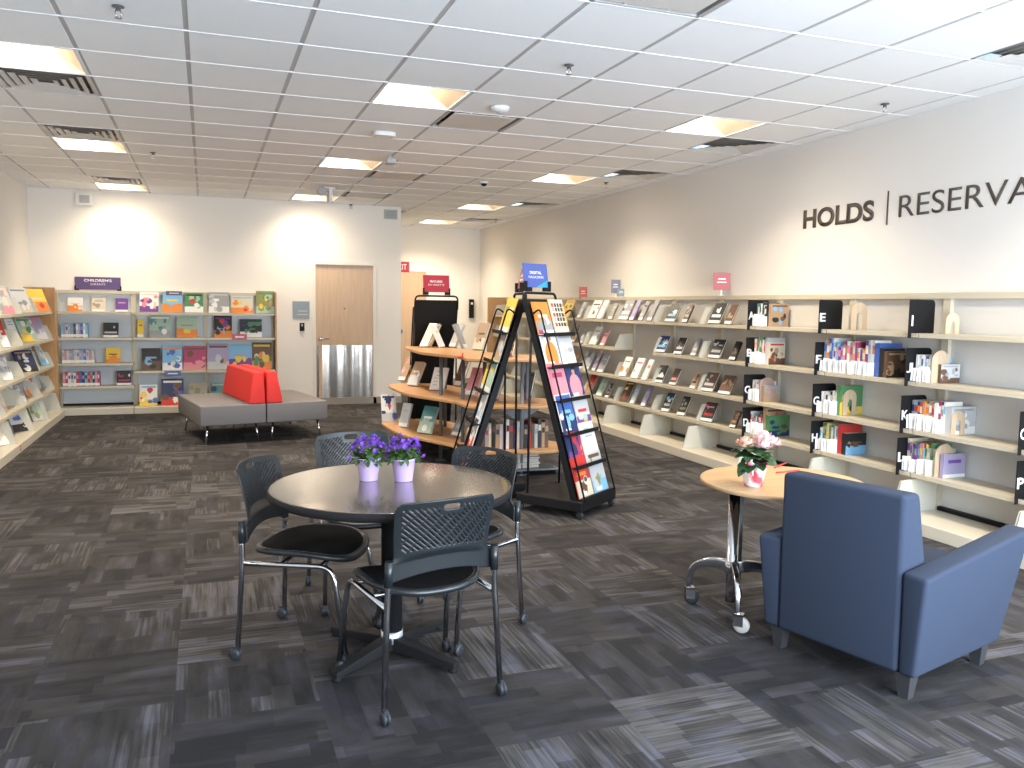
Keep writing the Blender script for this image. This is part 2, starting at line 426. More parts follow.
for n_, (c, k) in enumerate(returns):
    x0, x1, y0, y1 = cell(c, k)
    t = thing('return_air_panel', 'beige flat return air panel with dark gap, %s' % {2:'beyond the nearest middle light',7:'beyond the second middle light',-3:'nearest the camera at top edge',10:'near the back wall'}[k], 'vent', (x0+G/2, y0+G/2, ZC), 0, 'flat return air panels in the ceiling')
    a = G/2-.002; f = MB().box(-a, a, -a, a, .05, .055); f.build('dark_recess', BLACK, t)
    f = MB()
    for sx in (-1, 1): f.box(min(sx*a,sx*.285), max(sx*a,sx*.285), -a, a, -.004, .02); f.box(-a, a, min(sx*a,sx*.285), max(sx*a,sx*.285), -.004, .02)
    f.build('frame', VENTG, t)
    MB().box(-.25, .25, -.25, .25, -.006, .0).build('panel', mat('return_panel', (.64, .61, .57), .5), t)
    f = MB()
    for px_ in (-.12, .12): f.box(px_-.008, px_+.008, -.285, -.245, 0, .01); f.box(px_-.008, px_+.008, .245, .285, 0, .01)
    f.build('clip', TEEW, t)
# sprinklers
spr = [(118,5,'nearest, at the top left of the ceiling'),(153,152,'left of the middle, near the back wall'),(569,64,'in the middle of the ceiling near the camera'),(885,103,'close to the right wall'),(395,160,'beside the white security camera'),(606,182,'far down near the right wall'),(351,204,'over the door'),(171,195,'just in front of the back wall'),(496,219,'over the alcove')]
for x, y, w in spr:
    p = on_z(x, y, ZC)
    t = thing('fire_sprinkler', 'chrome fire sprinkler head '+w, 'sprinkler', (p.x, p.y, ZC-.006), 0, 'ceiling sprinkler heads')
    MB().lathe([(.03,0),(.03,-.004),(.012,-.006),(.012,-.02)], 14).build('escutcheon', DGREYM, t)
    f = MB().lathe([(.018,-.058),(.018,-.054)], 12)
    f.tube([(.010,0,-.02),(.016,0,-.035),(.004,0,-.054)], .003, 6).tube([(-.010,0,-.02),(-.016,0,-.035),(-.004,0,-.054)], .003, 6)
    f.build('deflector', CHROME, t)
p = on_z(500, 106, ZC)
t = thing('smoke_detector', 'white round smoke detector beside the near return air panel', 'smoke detector', (p.x, p.y, ZC-.006))
MB().lathe([(.07,0),(.07,-.012),(.062,-.03),(.03,-.04),(.0001,-.041)], 24).build('housing', PLASW, t)
MB().lathe([(.022,-.038),(.022,-.046),(.0001,-.047)], 16).build('sensor_chamber', PLASG, t)
p = on_z(384, 132, ZC)
t = thing('ceiling_sensor', 'white oblong ceiling sensor between the middle lights', 'sensor', (p.x, p.y, ZC-.006))
MB().prism(rrect(.19, .15, .045), -.035, 0).build('housing', PLASW, t, .006)
MB().lathe([(.008,0),(.008,.004)],10,Matrix.Translation((-.06,-.0,-.039))).lathe([(.008,0),(.008,.004)],10,Matrix.Translation((.06,0,-.039))).build('lens_dot', PLASG, t)
p = on_z(390, 156, ZC)
t = thing('security_camera', 'white box security camera hanging in the middle of the ceiling', 'security camera', (p.x, p.y, ZC-.006))
MB().box(-.02,.02,-.02,.02,-.03,0).build('mount', PLASG, t)
MB().box(-.045,.045,-.09,.06,-.075,-.03).build('housing', PLASG, t, .006)
p = on_z(324, 188, ZC)
t = thing('emergency_light', 'white wedge emergency light with lamp head hanging before the door', 'emergency light', (p.x, p.y-.15, ZC-.006), R(15))
MB().box(-.02,.11,-.03,.03,-.016,0).build('mount', PLASW, t)
MB().box(.03,.075,-.05,.05,-.19,-.016).build('housing', PLASW, t, .006)
MB().lathe([(.03,-.05),(.055,-.02),(.058,.02),(.03,.03)], 16, Matrix.Translation((-.06,0,-.06)) @ Matrix.Rotation(R(90),4,'X')).box(-.06,.04,-.01,.01,-.07,-.05).build('lamp_head', PLASG, t)
p = on_z(484, 181, ZC)
t = thing('dome_camera', 'small black-lensed dome camera on the ceiling by the far right lights', 'security camera', (p.x, p.y, ZC-.006))
MB().lathe([(.05,0),(.05,-.025)], 18).build('housing', PLASW, t)
MB().lathe([(.035,-.025),(.03,-.045),(.012,-.056),(.0001,-.057)], 16).build('dome', BLACK, t)

# wall devices
a = on_y(75, 192, YB); b = on_y(93, 206, YB)
t = thing('wall_speaker', 'pale square wall speaker high in the left corner', 'speaker', ((a.x+b.x)/2, YB, b.z))
MB().box(-.10,.10,-.06,0,0,.16).build('housing', PLASW, t, .008); MB().box(-.05,.07,-.064,-.058,.03,.13).build('grille', PLASG, t)
a = on_y(384, 210, YB); b = on_y(397, 219.5, YB)
t = thing('wall_grille', 'grey louvred wall grille at the right end of the back wall', 'grille', ((a.x+b.x)/2, YB, b.z))
MB().box(-.10,.10,-.02,0,0,.14).build('frame', PLASG, t)
f = MB()
for j in range(5): f.box(-.08,.08,-.026,-.02,.02+.022*j,.032+.022*j)
f.build('slats', mat('grille_slat',(.30,.31,.31),.5), t)
a = on_y(293, 302, YB); b = on_y(309, 318.5, YB)
t = thing('wall_plaque', 'blue-grey square wall plaque beside the door, above the card reader', 'sign', ((a.x+b.x)/2, YB, b.z))
MB().box(-.12,.12,-.012,0,0,.25).build('plate', GREYSIGN, t)
f = MB()
for j in range(2): f.box(-.06+.02*j,.09,-.0145,-.012,.05+.05*j,.066+.05*j)
f.build('printed_line', mat('pale_print',(.45,.47,.48),.5), t)
a = on_y(302, 331, YB)
t = thing('card_reader', 'black rectangular card reader on the wall below the blue-grey plaque', 'card reader', (a.x, YB, a.z))
MB().box(-.035,.035,-.02,0,0,.12).build('housing', BLACK, t, .004); MB().box(-.012,.012,-.023,-.02,.07,.10).build('indicator', PLASG, t)
a = on_y(471, 318, YF)
t = thing('door_intercom', 'tall narrow black wall box on the far alcove wall', 'wall box', (a.x, YF, a.z))
MB().box(-.045,.045,-.05,0,0,.36).build('housing', BLACK, t, .004); MB().box(-.02,.02,-.054,-.05,.26,.30).build('sticker', PLASW, t)
a = on_y(402.5, 272, YF)
t = thing('exit_sign', 'red exit sign over the alcove door, half hidden by the wall corner', 'exit sign', (a.x-.02, YF, a.z))
MB().box(-.16,.14,-.045,0,0,.19).build('housing', REDS, t, .004)
text_mesh('lettering', 'EXIT', .22, .10, WHITEP, Matrix.Translation((-.13,-.045,.045)) @ Matrix.Rotation(R(90),4,'X'), t)

# ------------------------------------------------------------------ wall lettering HOLDS | RESERVATIONS
t = thing('wall_lettering', 'large dark HOLDS and RESERVATIONS lettering on the right wall above the shelves', 'lettering', (XR, 6.14, 2.215))
MW = Matrix(((0,0,-1,0),(-1,0,0,0),(0,1,0,0),(0,0,0,1)))   # text x -> -Y, y -> Z, normal -X
text_mesh('bold_word', 'HOLDS', .835, .165, LETTER, MW, t, .032, .004)
mb = MB().box(-.004, 0, -.98, -.966, -.045, .215); mb.build('divider_bar', LETTER, t)
text_mesh('light_word', 'RESERVATIONS', 1.95, .165, LETTER, Matrix.Translation((0,-1.09,0)) @ MW, t, -.004, .004)

# ------------------------------------------------------------------ shelving
ROWZ = [1.350, 1.010, .670, .365]
ZTOP = 1.63
SH = .025   # edge thickness
def bay(name, label, group, origin, rz, w, rows, brackets, panel=BEIGEP, top=True, basedepth=.50, depthv=.32, base_br=True):
    """local: x along the wall 0..w, y=0 wall side, -y towards the room"""
    t = thing(name, label, 'shelving', origin, rz, group)
    MB().box(0, w, -.045, -.02, .08, ZTOP-.02).build('back_panel', panel, t)
    MB().box(.0, .03, -.075, 0, 0, ZTOP).build('upright', BEIGE, t)
    MB().box(w-.03, w, -.075, 0, 0, ZTOP).build('upright', BEIGE, t)
    if top: MB().box(0, w, -.085, 0, ZTOP-.035, ZTOP+.005).build('top_rail', BEIGE, t)
    # base
    MB().box(.004, w-.004, -basedepth, -.045, 0, .085).build('base_shelf', mat('base_cream_enamel', (.60,.56,.46), .35, noise=.03, scale=3), t, .003)
    MB().box(.03, w-.03, -.085, -.05, .086, .115).build('rear_gap_shade', BLACK, t)  # solid black strip stands in for the shade behind the base shelf
    for z in rows:
        MB().box(.003, w-.003, -depthv, -.06, z-SH, z).box(.003, w-.003, -depthv, -depthv+.012, z-SH-.006, z).build('shelf', BEIGE, t, .002)
        if brackets:
            for xx in (.006, w-.009):
                s_ = MB()
                prof = [(-.06, z-SH), (-depthv+.005, z-SH), (-depthv+.01, z+.03), (-depthv+.07, z+.165), (-.06, z+.18)]
                n = len(prof)
                s_.add([(xx, p[0], p[1]) for p in prof]+[(xx+.003, p[0], p[1]) for p in prof], [list(range(n)), list(range(n,2*n))[::-1]]+[(i,(i+1)%n,(i+1)%n+n,i+n) for i in range(n)])
                s_.build('side_bracket', BEIGEG, t)
    if base_br:
        for xx in (.006, w-.009):
            s_ = MB(); prof = [(-.06, .085), (-basedepth+.03, .085), (-basedepth+.10, .31), (-.06, .33)]; n = 4
            s_.add([(xx, p[0], p[1]) for p in prof]+[(xx+.003, p[0], p[1]) for p in prof], [list(range(n)), list(range(n,2*n))[::-1]]+[(i,(i+1)%n,(i+1)%n+n,i+n) for i in range(n)])
            s_.build('side_bracket', BEIGEG, t)
    return t
BW = .92
RB0 = 3.565   # a section boundary on the right wall
desc = {-1:'nearest bay, running out of frame', 0:'carrying the O and P plates', 1:'with the I, J, K and L plates', 2:'with the E, F, G and H plates', 3:'with the A, B, C and D plates',
        4:'under the rose sign', 5:'two left of the lettered plates', 6:'missing its second shelf', 7:'under the slate sign', 8:'under the coral sign', 9:'farthest but one', 10:'farthest, beside the oak end panel', }
for i in range(-1, 11):
    y0 = RB0 + i*BW
    rows = [z for j, z in enumerate(ROWZ) if not (i == 5 and j == 1)]
    # local x runs along -Y when rz=-90 deg : origin at far end
    bay('shelving_bay', 'beige shelving bay on the right wall, %s' % desc.get(i, 'farthest'), 'shelving bays along the right wall', (XR-.005, y0+BW, 0), -PI/2, BW, rows, i >= 3, base_br=True)
ye = RB0+11*BW
props(MB().box(XR-.42, XR-.005, ye+.004, ye+.03, 0, ZTOP+.02).build('end_panel', OAK, None, .004), 'orange oak end panel closing the far end of the right wall shelving', 'panel')
bdesc = ['left, under the purple sign', 'middle', 'right, next to the door wall']
BX0 = -1.845
for i in range(3):
    rows = ROWZ if i == 0 else [1.350, 1.010, .560]
    bay('shelving_bay', 'beige children shelving bay on the back wall, %s' % bdesc[i], 'shelving bays on the back wall', (BX0+i*BW, YB-.005, 0), 0, BW, rows, False, panel=PANELW, base_br=False, basedepth=.45)
props(MB().box(BX0+3*BW+.003, BX0+3*BW+.025, YB-.34, YB-.005, 0, ZTOP+.02).build('end_panel', OAK, None, .003), 'slim oak end panel at right end of the back wall shelving', 'panel')
YE = 12.02
ldesc = ['farthest, against the oak end panel', 'second from the far end', 'third from the far end', 'fourth from the far end', 'nearest the camera']
for i in range(5):
    y1 = YE - i*BW
    bay('shelving_bay', 'beige shelving bay on the left wall, %s' % ldesc[i], 'shelving bays on the left wall', (XL+.005, y1-BW, 0), PI/2, BW, ROWZ, True, base_br=True, basedepth=.42)
props(MB().box(XL+.005, XL+.36, YE+.003, YE+.028, 0, ZTOP+.03).build('end_panel', OAK, None, .004), 'orange oak end panel at the far end of the left wall shelving', 'panel')
p = on_x(24, 442, XL+.425)
t = thing('round_sticker', 'small red round sticker on the left shelving base', 'sticker', (XL+.426, 9.25, .05))
MB().lathe([(.028,0),(.028,.002)], 14, Matrix.Rotation(R(90),4,'Y')).build('disc', TAPER, t); MB().lathe([(.012,.002),(.012,.003)], 12, Matrix.Rotation(R(90),4,'Y')).build('centre_dot', LABELM, t)

# ------------------------------------------------------------------ books
PAL = dict(white=(.78,.78,.76), cream=(.66,.59,.46), grey=(.32,.33,.33), silver=(.50,.52,.54), black=(.02,.02,.022), brown=(.13,.07,.045), tan=(.42,.28,.17),
           red=(.55,.04,.035), orange=(.75,.24,.04), yellow=(.80,.55,.06), green=(.08,.24,.10), teal=(.07,.26,.27), sky=(.20,.46,.70), blue=(.06,.13,.42), navy=(.02,.035,.13),
           purple=(.15,.06,.27), lilac=(.36,.32,.48), pink=(.70,.25,.30), magenta=(.42,.05,.14), mint=(.36,.50,.40), olive=(.25,.26,.10), skin=(.55,.30,.19))
NAME = dict(skin='tan', sky='sky blue', mint='pale green')
def nm(c): return NAME.get(c, c)
def art_fn(style, cols, seed):
    rd = random.Random(seed); P = [PAL[c] for c in cols]; a = P[0]; b = P[1 % len(P)]; c = P[2 % len(P)]
    blobs = [(rd.uniform(.1,.9), rd.uniform(.15,.8), rd.uniform(.06,.2), rd.uniform(.06,.17), P[rd.randrange(len(P))]) for _ in range(9)]
    def in_e(u, v, x, y, rx, ry): return ((u-x)/rx)**2 + ((v-y)/ry)**2 < 1
    def f(u, v):
        if style == 'novel':
            if .74 < v < .80 and .15 < u < .85: return b
            if .84 < v < .89 and .25 < u < .75: return b
            if v < .14 and .05 < u < .95: return PAL['white']
            if .2 < v < .66:
                for x, y, rx, ry, q in blobs[:4]:
                    if in_e(u, v, x, .2+.46*y, rx, ry): return q
            return a
        if style == 'dark':     # black cover, pale picture, white base label
            if v < .17: return PAL['white']
            if .28 < v < .40 and .08 < u < .92: return b
            for x, y, rx, ry, q in blobs[:5]:
                if in_e(u, v, x, .4+.5*y, rx, ry*.7) and q is not a: return q
            return a
        if style == 'picture':
            if v > .80 and .1 < u < .9 and .84 < v < .93: return c
            for x, y, rx, ry, q in blobs:
                if in_e(u, v, x, y, rx, ry): return q
            return a if v > .3 else b
        if style == 'split':
            if .52 < v < .60 and .2 < u < .8: return c
            for x, y, rx, ry, q in blobs[:4]:
                if in_e(u, v, x, .1+y*.5, rx, ry): return q
            return a if v > .42 else b
        if style == 'portrait':
            if in_e(u, v, .52, .80, .13, .13): return PAL['black'] if v > .80 or abs(u-.52) > .09 else PAL['skin']
            if in_e(u, v, .50, .30, .40, .38): return b
            if v > .90 and u < .3: return c
            return a
        if style == 'swatch':
            if .10 < v < .16 and .2 < u < .8: return PAL['white']
            if u > .12 and .22 < v < .96:
                i, j = int((u-.12)*5), int((v-.22)*7)
                if (u-.12)*5-i < .78 and (v-.22)*7-j < .75:
                    if i in (1, 2, 3) and j < 5: return PAL['black']
                    return P[(i*2+j*3) % len(P)]
            return PAL['cream']
        if style == 'letter':
            if .62 < v < .66 and .3 < u < .75: return PAL['grey']
            for k in range(9):
                y = .10+.052*k
                if y < v < y+.016 and .14 < u < .86 - .2*((k*7) % 3): return PAL['silver']
            if .78 < v < .86 and in_e(u, v, .45, .82, .2, .04): return PAL['mint']
            return a
        if style == 'plain':
            if v < .16: return PAL['white']
            if .6 < v < .75 and .2 < u < .8: return b
            return a
        return a
    return f
def book_mesh(w, h, t, fn, gu=24, gv=28, side=None):
    """cover towards -Y; origin bottom centre"""
    me = bpy.data.meshes.new('cover'); vs = []; fs = []; cols = []
    y0 = -t/2; y1 = t/2
    for j in range(gv+1):
        for i in range(gu+1): vs.append((-w/2+w*i/gu, y0, h*j/gv))
    for j in range(gv):
        for i in range(gu):
            fs.append((j*(gu+1)+i, j*(gu+1)+i+1, (j+1)*(gu+1)+i+1, (j+1)*(gu+1)+i)); cols.append(fn((i+.5)/gu, (j+.5)/gv))
    base = fn(.03, .5) if side is None else side
    # spine on the left, back cover, thin cover edges
    def bx(a0, a1, b0, b1, c0, c1):
        o = len(vs); vs.extend([(a0,b0,c0),(a1,b0,c0),(a1,b1,c0),(a0,b1,c0),(a0,b0,c1),(a1,b0,c1),(a1,b1,c1),(a0,b1,c1)])
        for f in ((3,2,1,0),(4,5,6,7),(0,1,5,4),(1,2,6,5),(2,3,7,6),(3,0,4,7)): fs.append(tuple(k+o for k in f)); cols.append(base)
    k = min(.0025, t*.2)
    bx(-w/2, w/2, y0+.0002, y0+k, 0, h); bx(-w/2, w/2, y1-k, y1, 0, h); bx(-w/2, -w/2+k, y0+k, y1-k, 0, h)
    me.from_pydata(vs, [], fs); me.materials.append(ART)
    at = me.color_attributes.new('Col', 'FLOAT_COLOR', 'CORNER'); li = 0
    buf = []
    for f, c in zip(fs, cols):
        for _ in f: buf += [c[0], c[1], c[2], 1.0]
    at.data.foreach_set('color', buf); me.update()
    return me
def book(label, cat, group, loc, rot, w, h, t, style, cols, seed, parts=True, sticker=True, name='book', gu=20, gv=26):
    me = book_mesh(w, h, t, art_fn(style, cols, seed), gu, gv)
    o = bpy.data.objects.new(name, me); C.objects.link(o); o.location = loc; o.rotation_euler = rot; props(o, label, cat, group)
    if parts:
        k = min(.0025, t*.2)
        MB().box(-w/2+k, w/2-.004, -t/2+k, t/2-k, .003, h-.003).build('page_block', PAGES, o)
        if sticker: 
            s_ = MB().box(-w*.30, w*.02+.01, -t/2-.0012, -t/2-.0002, h*.04, h*.13).build('white_sticker', LABELM, o)
    return o
ordw = ['first','second','third','fourth','fifth','sixth','seventh','eighth','ninth','tenth','eleventh','twelfth','thirteenth','fourteenth','fifteenth','sixteenth','seventeenth','eighteenth','nineteenth','twentieth']
rown = ['top', 'second', 'third', 'lowest raised']
def bottom_offset(rot_x, t):   # lift so the leaning book's lowest edge sits on the shelf
    return abs(math.sin(rot_x))*t/2

# right wall face-out books: (px_left, px_right, py_top, py_bottom, style, colours)
RW = [
 [(560,575,300,319,'picture',['yellow','yellow','orange','brown']), (579,586,304,319,'plain',['silver','grey']), (588,602,300,319,'novel',['white','brown','brown','tan']), (598,608,302,320,'plain',['white','silver']),
  (610,618,305,320,'novel',['grey','silver','tan']), (620,634,301,321,'dark',['grey','white','silver','brown']), (632,639,301,321,'plain',['lilac','grey']), (641,648,303,321,'novel',['grey','navy','silver']), (650,657,300,321,'novel',['grey','lilac','brown']),
  (667,681,305,322,'dark',['black','sky','silver','white']), (685,693,306,323,'dark',['brown','grey','black']), (711,726,305,324,'dark',['black','white','tan','brown']), (727,738,307,325,'dark',['brown','tan','brown'])],
 [(560,567,330,343,'novel',['pink','white','red']), (571,580,327,343,'novel',['tan','brown','pink']), (581,588,330,344,'novel',['silver','grey']), (590,602,328,345,'novel',['white','grey','silver','white']), (601,610,331,346,'novel',['pink','white','pink']),
  (657,671,337,352,'dark',['navy','sky','white','black']), (676,688,338,353,'dark',['black','silver','grey','brown']), (694,701,339,355,'dark',['grey','silver','brown']), (711,726,340,357,'dark',['black','grey','silver','black']), (733,741,342,359,'dark',['black','brown','brown'])],
 [(562,568,350,366,'novel',['orange','tan','brown']), (573,581,351,367,'novel',['tan','orange','brown']), (582,587,352,369,'plain',['silver','grey']), (588,593,352,369,'plain',['silver','lilac']), (594,600,353,370,'plain',['lilac','silver']), (598,609,355,371,'novel',['grey','silver','grey']),
  (620,632,357,375,'novel',['white','orange','orange','yellow']), (632,644,359,378,'novel',['white','magenta','pink']), (643,653,361,380,'plain',['white','pink']), (656,669,366,382,'dark',['black','white','silver','grey']), (671,682,369,384,'dark',['brown','pink','brown']),
  (692,702,371,387,'dark',['tan','black','brown']), (704,719,374,391,'dark',['brown','silver','brown','black']), (721,736,376,393,'dark',['brown','brown','tan'])],
 [(573,581,372,386,'plain',['grey','navy']), (585,597,377,395,'split',['red','tan','orange','yellow']), (597,608,380,397,'novel',['mint','grey','silver','teal']), (606,615,387,400,'dark',['black','grey','silver']), (621,634,383,403,'picture',['black','brown','yellow','red','green']),
  (634,638,386,404,'plain',['silver','sky']), (643,651,388,408,'plain',['lilac','sky']), (663,675,397,414,'dark',['black','silver','sky','white']), (679,691,400,417,'dark',['black','olive','grey']), (703,718,407,424,'dark',['black','red','pink','brown']), (733,741,417,432,'dark',['brown','tan','pink'])],
]
for r_, row in enumerate(RW):
    z = ROWZ[r_]; order = row
    for n_, (a, b, ya, yb, st, cols) in enumerate(order):
        p = on_x((a+b)/2, yb, 4.77); dist = p.length if False else (p-CAM).length
        yaw = -R(76); lean = R(30)
        w = min(.175, max(.07, (b-a-5.5)*dist/FPX/.66)); h_ = (yb-ya)*dist/FPX*1.02/math.cos(lean)
        h_ = min(h_, .27)
        t_ = .022
        book('%s-covered book displayed on the right wall %s shelf, %s from far end' % (nm(cols[0]), rown[r_], ordw[n_]), 'book', 'books facing out along the right wall',
             (4.715, p.y, z+bottom_offset(lean, t_)+.001), (-lean, 0, yaw), w, h_, t_, st, cols, 100*r_+n_, parts=b-a > 8, sticker=False, gu=9, gv=14)

# ------------------------------------------------------------------ lettered plates with standing holds
def plate(letter, r_, px_, extra=''):
    z = ROWZ[r_]
    p = on_x(px_, {0:331,1:372,2:405,3:450}[r_], 4.635)
    t = thing('letter_plate', 'black divider plate with a white letter %s on the right wall shelving' % letter, 'bookend', (4.635, p.y, z-.035), 0, 'black lettered divider plates')
    # plate lies in the XZ plane, facing -Y
    poly = rrect(.235, .27, .03, 4, .1175, .135, (1,0,0,0))
    MB().prism(poly, -.0015, .0015, Matrix.Rotation(R(90),4,'X')).build('plate', BLACK, t)
    if letter != 'I': text_mesh('letter', letter, .058, .070, WHITEP, Matrix.Translation((.010,-.0015,.095)) @ Matrix.Rotation(R(90),4,'X'), t, .03, .001)
    else: MB().box(.026,.040,-.003,-.0015,.085,.16).build('letter', WHITEP, t)
    MB().box(.03,.16,-.05,.0,.0345,.0365).build('foot', BLACK, t)
    return p.y
SLIP = MB().hexa([(-.03,-.001,0),(.03,-.001,0),(.03,.001,0),(-.03,.001,0)], [(-.028,-.001,.10),(.03,-.001,.10),(.03,.001,.10),(-.028,.001,.10)]).build('slip_master', WHITEP)
SLIPM = SLIP.data; bpy.data.objects.remove(SLIP)
SPN = {}
def spine_book(label, group, x0, y, z, th, h, dp, col, col2, slip, art=None, seed=0):
    """upright book on the right wall shelf: spine towards -X, cover face towards -Y"""
    if art is None:
        o = MB().box(0, dp, -th/2, th/2, 0, h).build('book', mat('cover_'+col, PAL[col], .45), None, .0015)
        o.location = (x0, y, z); props(o, label, 'book', group)
    else:
        me = book_mesh(dp, h, th, art_fn(art[0], art[1], seed)); o = bpy.data.objects.new('book', me); C.objects.link(o)
        o.location = (x0+dp/2, y, z); props(o, label, 'book', group)
        MB().box(-dp/2+.003, dp/2-.004, -th/2+.003, th/2-.003, .003, h+.0).build('page_block', PAGES, o)
    ox = -dp/2 if art else 0
    if art is None:
        MB().box(.003, dp-.004, -th/2+.003, th/2-.003, h-.0005, h+.0008).build('page_block', PAGES, o)
        MB().box(-.001, .0, -th/2+.002, th/2-.002, h*.62, h*.86).build('spine_print', mat('cover_'+col2, PAL[col2], .45), o)
    if slip:
        s_ = bpy.data.objects.new('hold_slip', SLIPM); C.objects.link(s_); s_.parent = o
        rd = random.Random(seed+7)
        s_.location = (ox-.018, -th*.2, .002); s_.rotation_euler = (0, R(rd.uniform(-4, 4)), R(rd.uniform(-55, -20))); s_.scale = (1, 1, rd.uniform(.85, 1.1))
    return o
def arch(label, x0, y, z, w, h, m=WOODB, th=.006, slot=True):
    t = thing('wooden_bookend', label, 'bookend', (x0, y, z), 0, 'arched wooden bookends')
    out = [(0,0),(w,0)]
    for k in range(13): a_ = PI*k/12; out.append((w/2+w/2*math.cos(a_), h-w/2+w/2*math.sin(a_)))
    M = Matrix.Rotation(R(90),4,'X')
    if slot:
        # ring: outer arch with an arched slot
        a0, a1, hh = w*.32, w*.68, h*.62; inn = [(a0,0),(a1,0)]
        for k in range(13): a_ = PI*k/12; inn.append((w/2+(a1-a0)/2*math.cos(a_), hh-(a1-a0)/2+(a1-a0)/2*math.sin(a_)))
        mb = MB(); n = len(out); 
        vs = [(p[0],p[1],s*th/2) for s in (-1,1) for q in (out,inn) for p in q]
        fs = []
        for i in range(1, n):
            j = (i+1) % n
            if i == 0: continue
            for off in (0, 2*n): fs.append((off+i, off+j, off+n+j, off+n+i))
            fs.append((i, j, 2*n+j, 2*n+i)); fs.append((n+i, n+j, 3*n+j, 3*n+i))
        mb.add(vs, fs, M)
        mb.build('arch', m, t)
    else: MB().prism(out, -th/2, th/2, M).build('arch', m, t)
    MB().box(.01, w-.01, 0, .07, 0, .003).build('foot', m, t)
    return t
def holds(letter, r_, px_, n, pal, hr, last=None, slips=True, x0=4.712, thk=.02):
    y = plate(letter, r_, px_) - .012; rd = random.Random(hash_(letter)); z = ROWZ[r_]+.001
    for k in range(n):
        th = thk*rd.uniform(.7, 1.3); col = pal[k % len(pal)]; h_ = rd.uniform(*hr); y -= th/2
        spine_book('%s book standing beside the letter %s plate, %s from the plate' % (nm(col), letter, ordw[k]), 'holds standing by the letter %s plate' % letter,
                   x0+rd.uniform(0,.012), y, z, th*.94, h_, rd.uniform(.15,.19), col, pal[(k+2) % len(pal)], slips and (k % 3 != 2), None, hash_(letter)+k)
        y -= th/2+.0005
    if last:
        for q, (st, cols, dp, h_, th) in enumerate(last):
            y -= th/2
            spine_book('%s-covered book at the right end of the letter %s holds%s' % (nm(cols[0]), letter, ', rear one' if q == 0 and len(last) > 1 else ''), 'holds standing by the letter %s plate' % letter,
                       x0+.005, y, z, th, h_, dp, cols[0], cols[1], False, (st, cols), hash_(letter)+50+q)
            y -= th/2+.001
    return y
def hash_(s): return sum(ord(ch)*31 for ch in s)
Y = holds('A', 0, 747, 7, ['teal','white','green','white','black','silver','black'], (.17,.22), [('dark',['black','white','silver'],.18,.20,.03),('picture',['tan','tan','brown','sky','black'],.19,.205,.03)])
Y = holds('B', 1, 745, 8, ['white','red','orange','mint','green','teal','cream','pink'], (.18,.25), [('plain',['silver','grey'],.19,.24,.03),('picture',['cream','brown','red','tan'],.175,.20,.025)])
Y = holds('C', 2, 743, 7, ['white','silver','white','grey','lilac','white'], (.15,.19), None)
arch('round-topped pink board book bookend shape beside the letter C holds', 4.69, Y-.012, ROWZ[2]+.001, .15, .22, mat('pinkish_board', (.42,.30,.26), .6), .02, False)
spine_book('lilac and pink flowered book behind the round-topped board by letter C', None, 4.70, Y-.05, ROWZ[2]+.001, .03, .15, .17, 'lilac', 'pink', False, ('picture',['grey','tan','lilac','pink','tan']), 5)
Y = holds('D', 3, 741, 8, ['white','silver','red','teal','pink','white','red','grey'], (.15,.21), [('picture',['tan','yellow','brown','red','cream'],.22,.255,.04),('picture',['green','navy','green','brown'],.235,.19,.05)])
plate('E', 0, 818)
q = on_x(851, 329, 4.70); arch('tall plywood arch bookend alone right of the letter E plate', 4.70, q.y, ROWZ[0]+.001, .15, .215)
Y = holds('F', 1, 814, 20, ['grey','orange','blue','white','silver','sky','purple','lilac','pink','magenta','white','tan','pink','magenta','cream','blue','orange','purple','silver','white'], (.19,.275), [('split',['blue','silver','red','white'],.21,.25,.05),('dark',['black','orange','tan','sky'],.2,.215,.045),('picture',['brown','black','tan','brown'],.21,.195,.03)], thk=.026)
Y = holds('G', 2, 812, 8, ['white','cream','white','silver','black','white','silver','cream'], (.16,.19), [('picture',['green','yellow','green','black','mint'],.24,.235,.04)])
arch('plywood arch bookend standing against the green and yellow book by letter G', 4.74, Y-.008, ROWZ[2]+.001, .13, .205)
Y = holds('H', 3, 810, 9, ['white','green','sky','yellow','teal','cream','olive','white','sky'], (.18,.225), [('split',['red','white','yellow','lilac','purple'],.20,.235,.045),('split',['black','sky','brown','tan'],.20,.17,.05)])
plate('I', 0, 908)
q = on_x(943, 333, 4.72); arch('short plywood arch bookend right of the letter I plate', 4.74, q.y, ROWZ[0]+.001, .12, .145)
Y = holds('J', 1, 905, 8, ['white','silver','white','white','blue','white','silver','sky'], (.16,.19), None)
arch('plywood arch bookend with a printed figure beside the letter J holds', 4.69, Y-.01, ROWZ[1]+.001, .15, .225, WOODB, .006, False)
spine_book('small brown and silver book behind the arch bookend by letter J', None, 4.74, Y-.035, ROWZ[1]+.001, .02, .13, .17, 'brown', 'silver', False, ('picture',['silver','brown','grey']), 9)
Y = holds('K', 2, 901, 12, ['grey','sky','navy','red','orange','cream','tan','orange','white','magenta','white','white'], (.19,.22), [('picture',['silver','white','grey'],.22,.19,.05)], thk=.024)
arch('plywood arch bookend in front of the white book by letter K', 4.71, Y-.006, ROWZ[2]+.001, .12, .165)
Y = holds('L', 3, 897, 10, ['cream','tan','purple','purple','teal','pink','sky','yellow','mint','green'], (.17,.235), [('plain',['mint','cream'],.17,.19,.03)], thk=.022)
arch('round-topped pale wooden bookend beside the letter L holds', 4.69, Y-.01, ROWZ[3]+.001, .16, .23, WOODB, .008, False)
spine_book('lilac book behind the round-topped bookend by letter L', None, 4.72, Y-.04, ROWZ[3]+.001, .03, .165, .20, 'lilac', 'purple', False, ('plain',['lilac','purple']), 19)
plate('O', 2, 1021)
Yp = plate('P', 3, 1018)

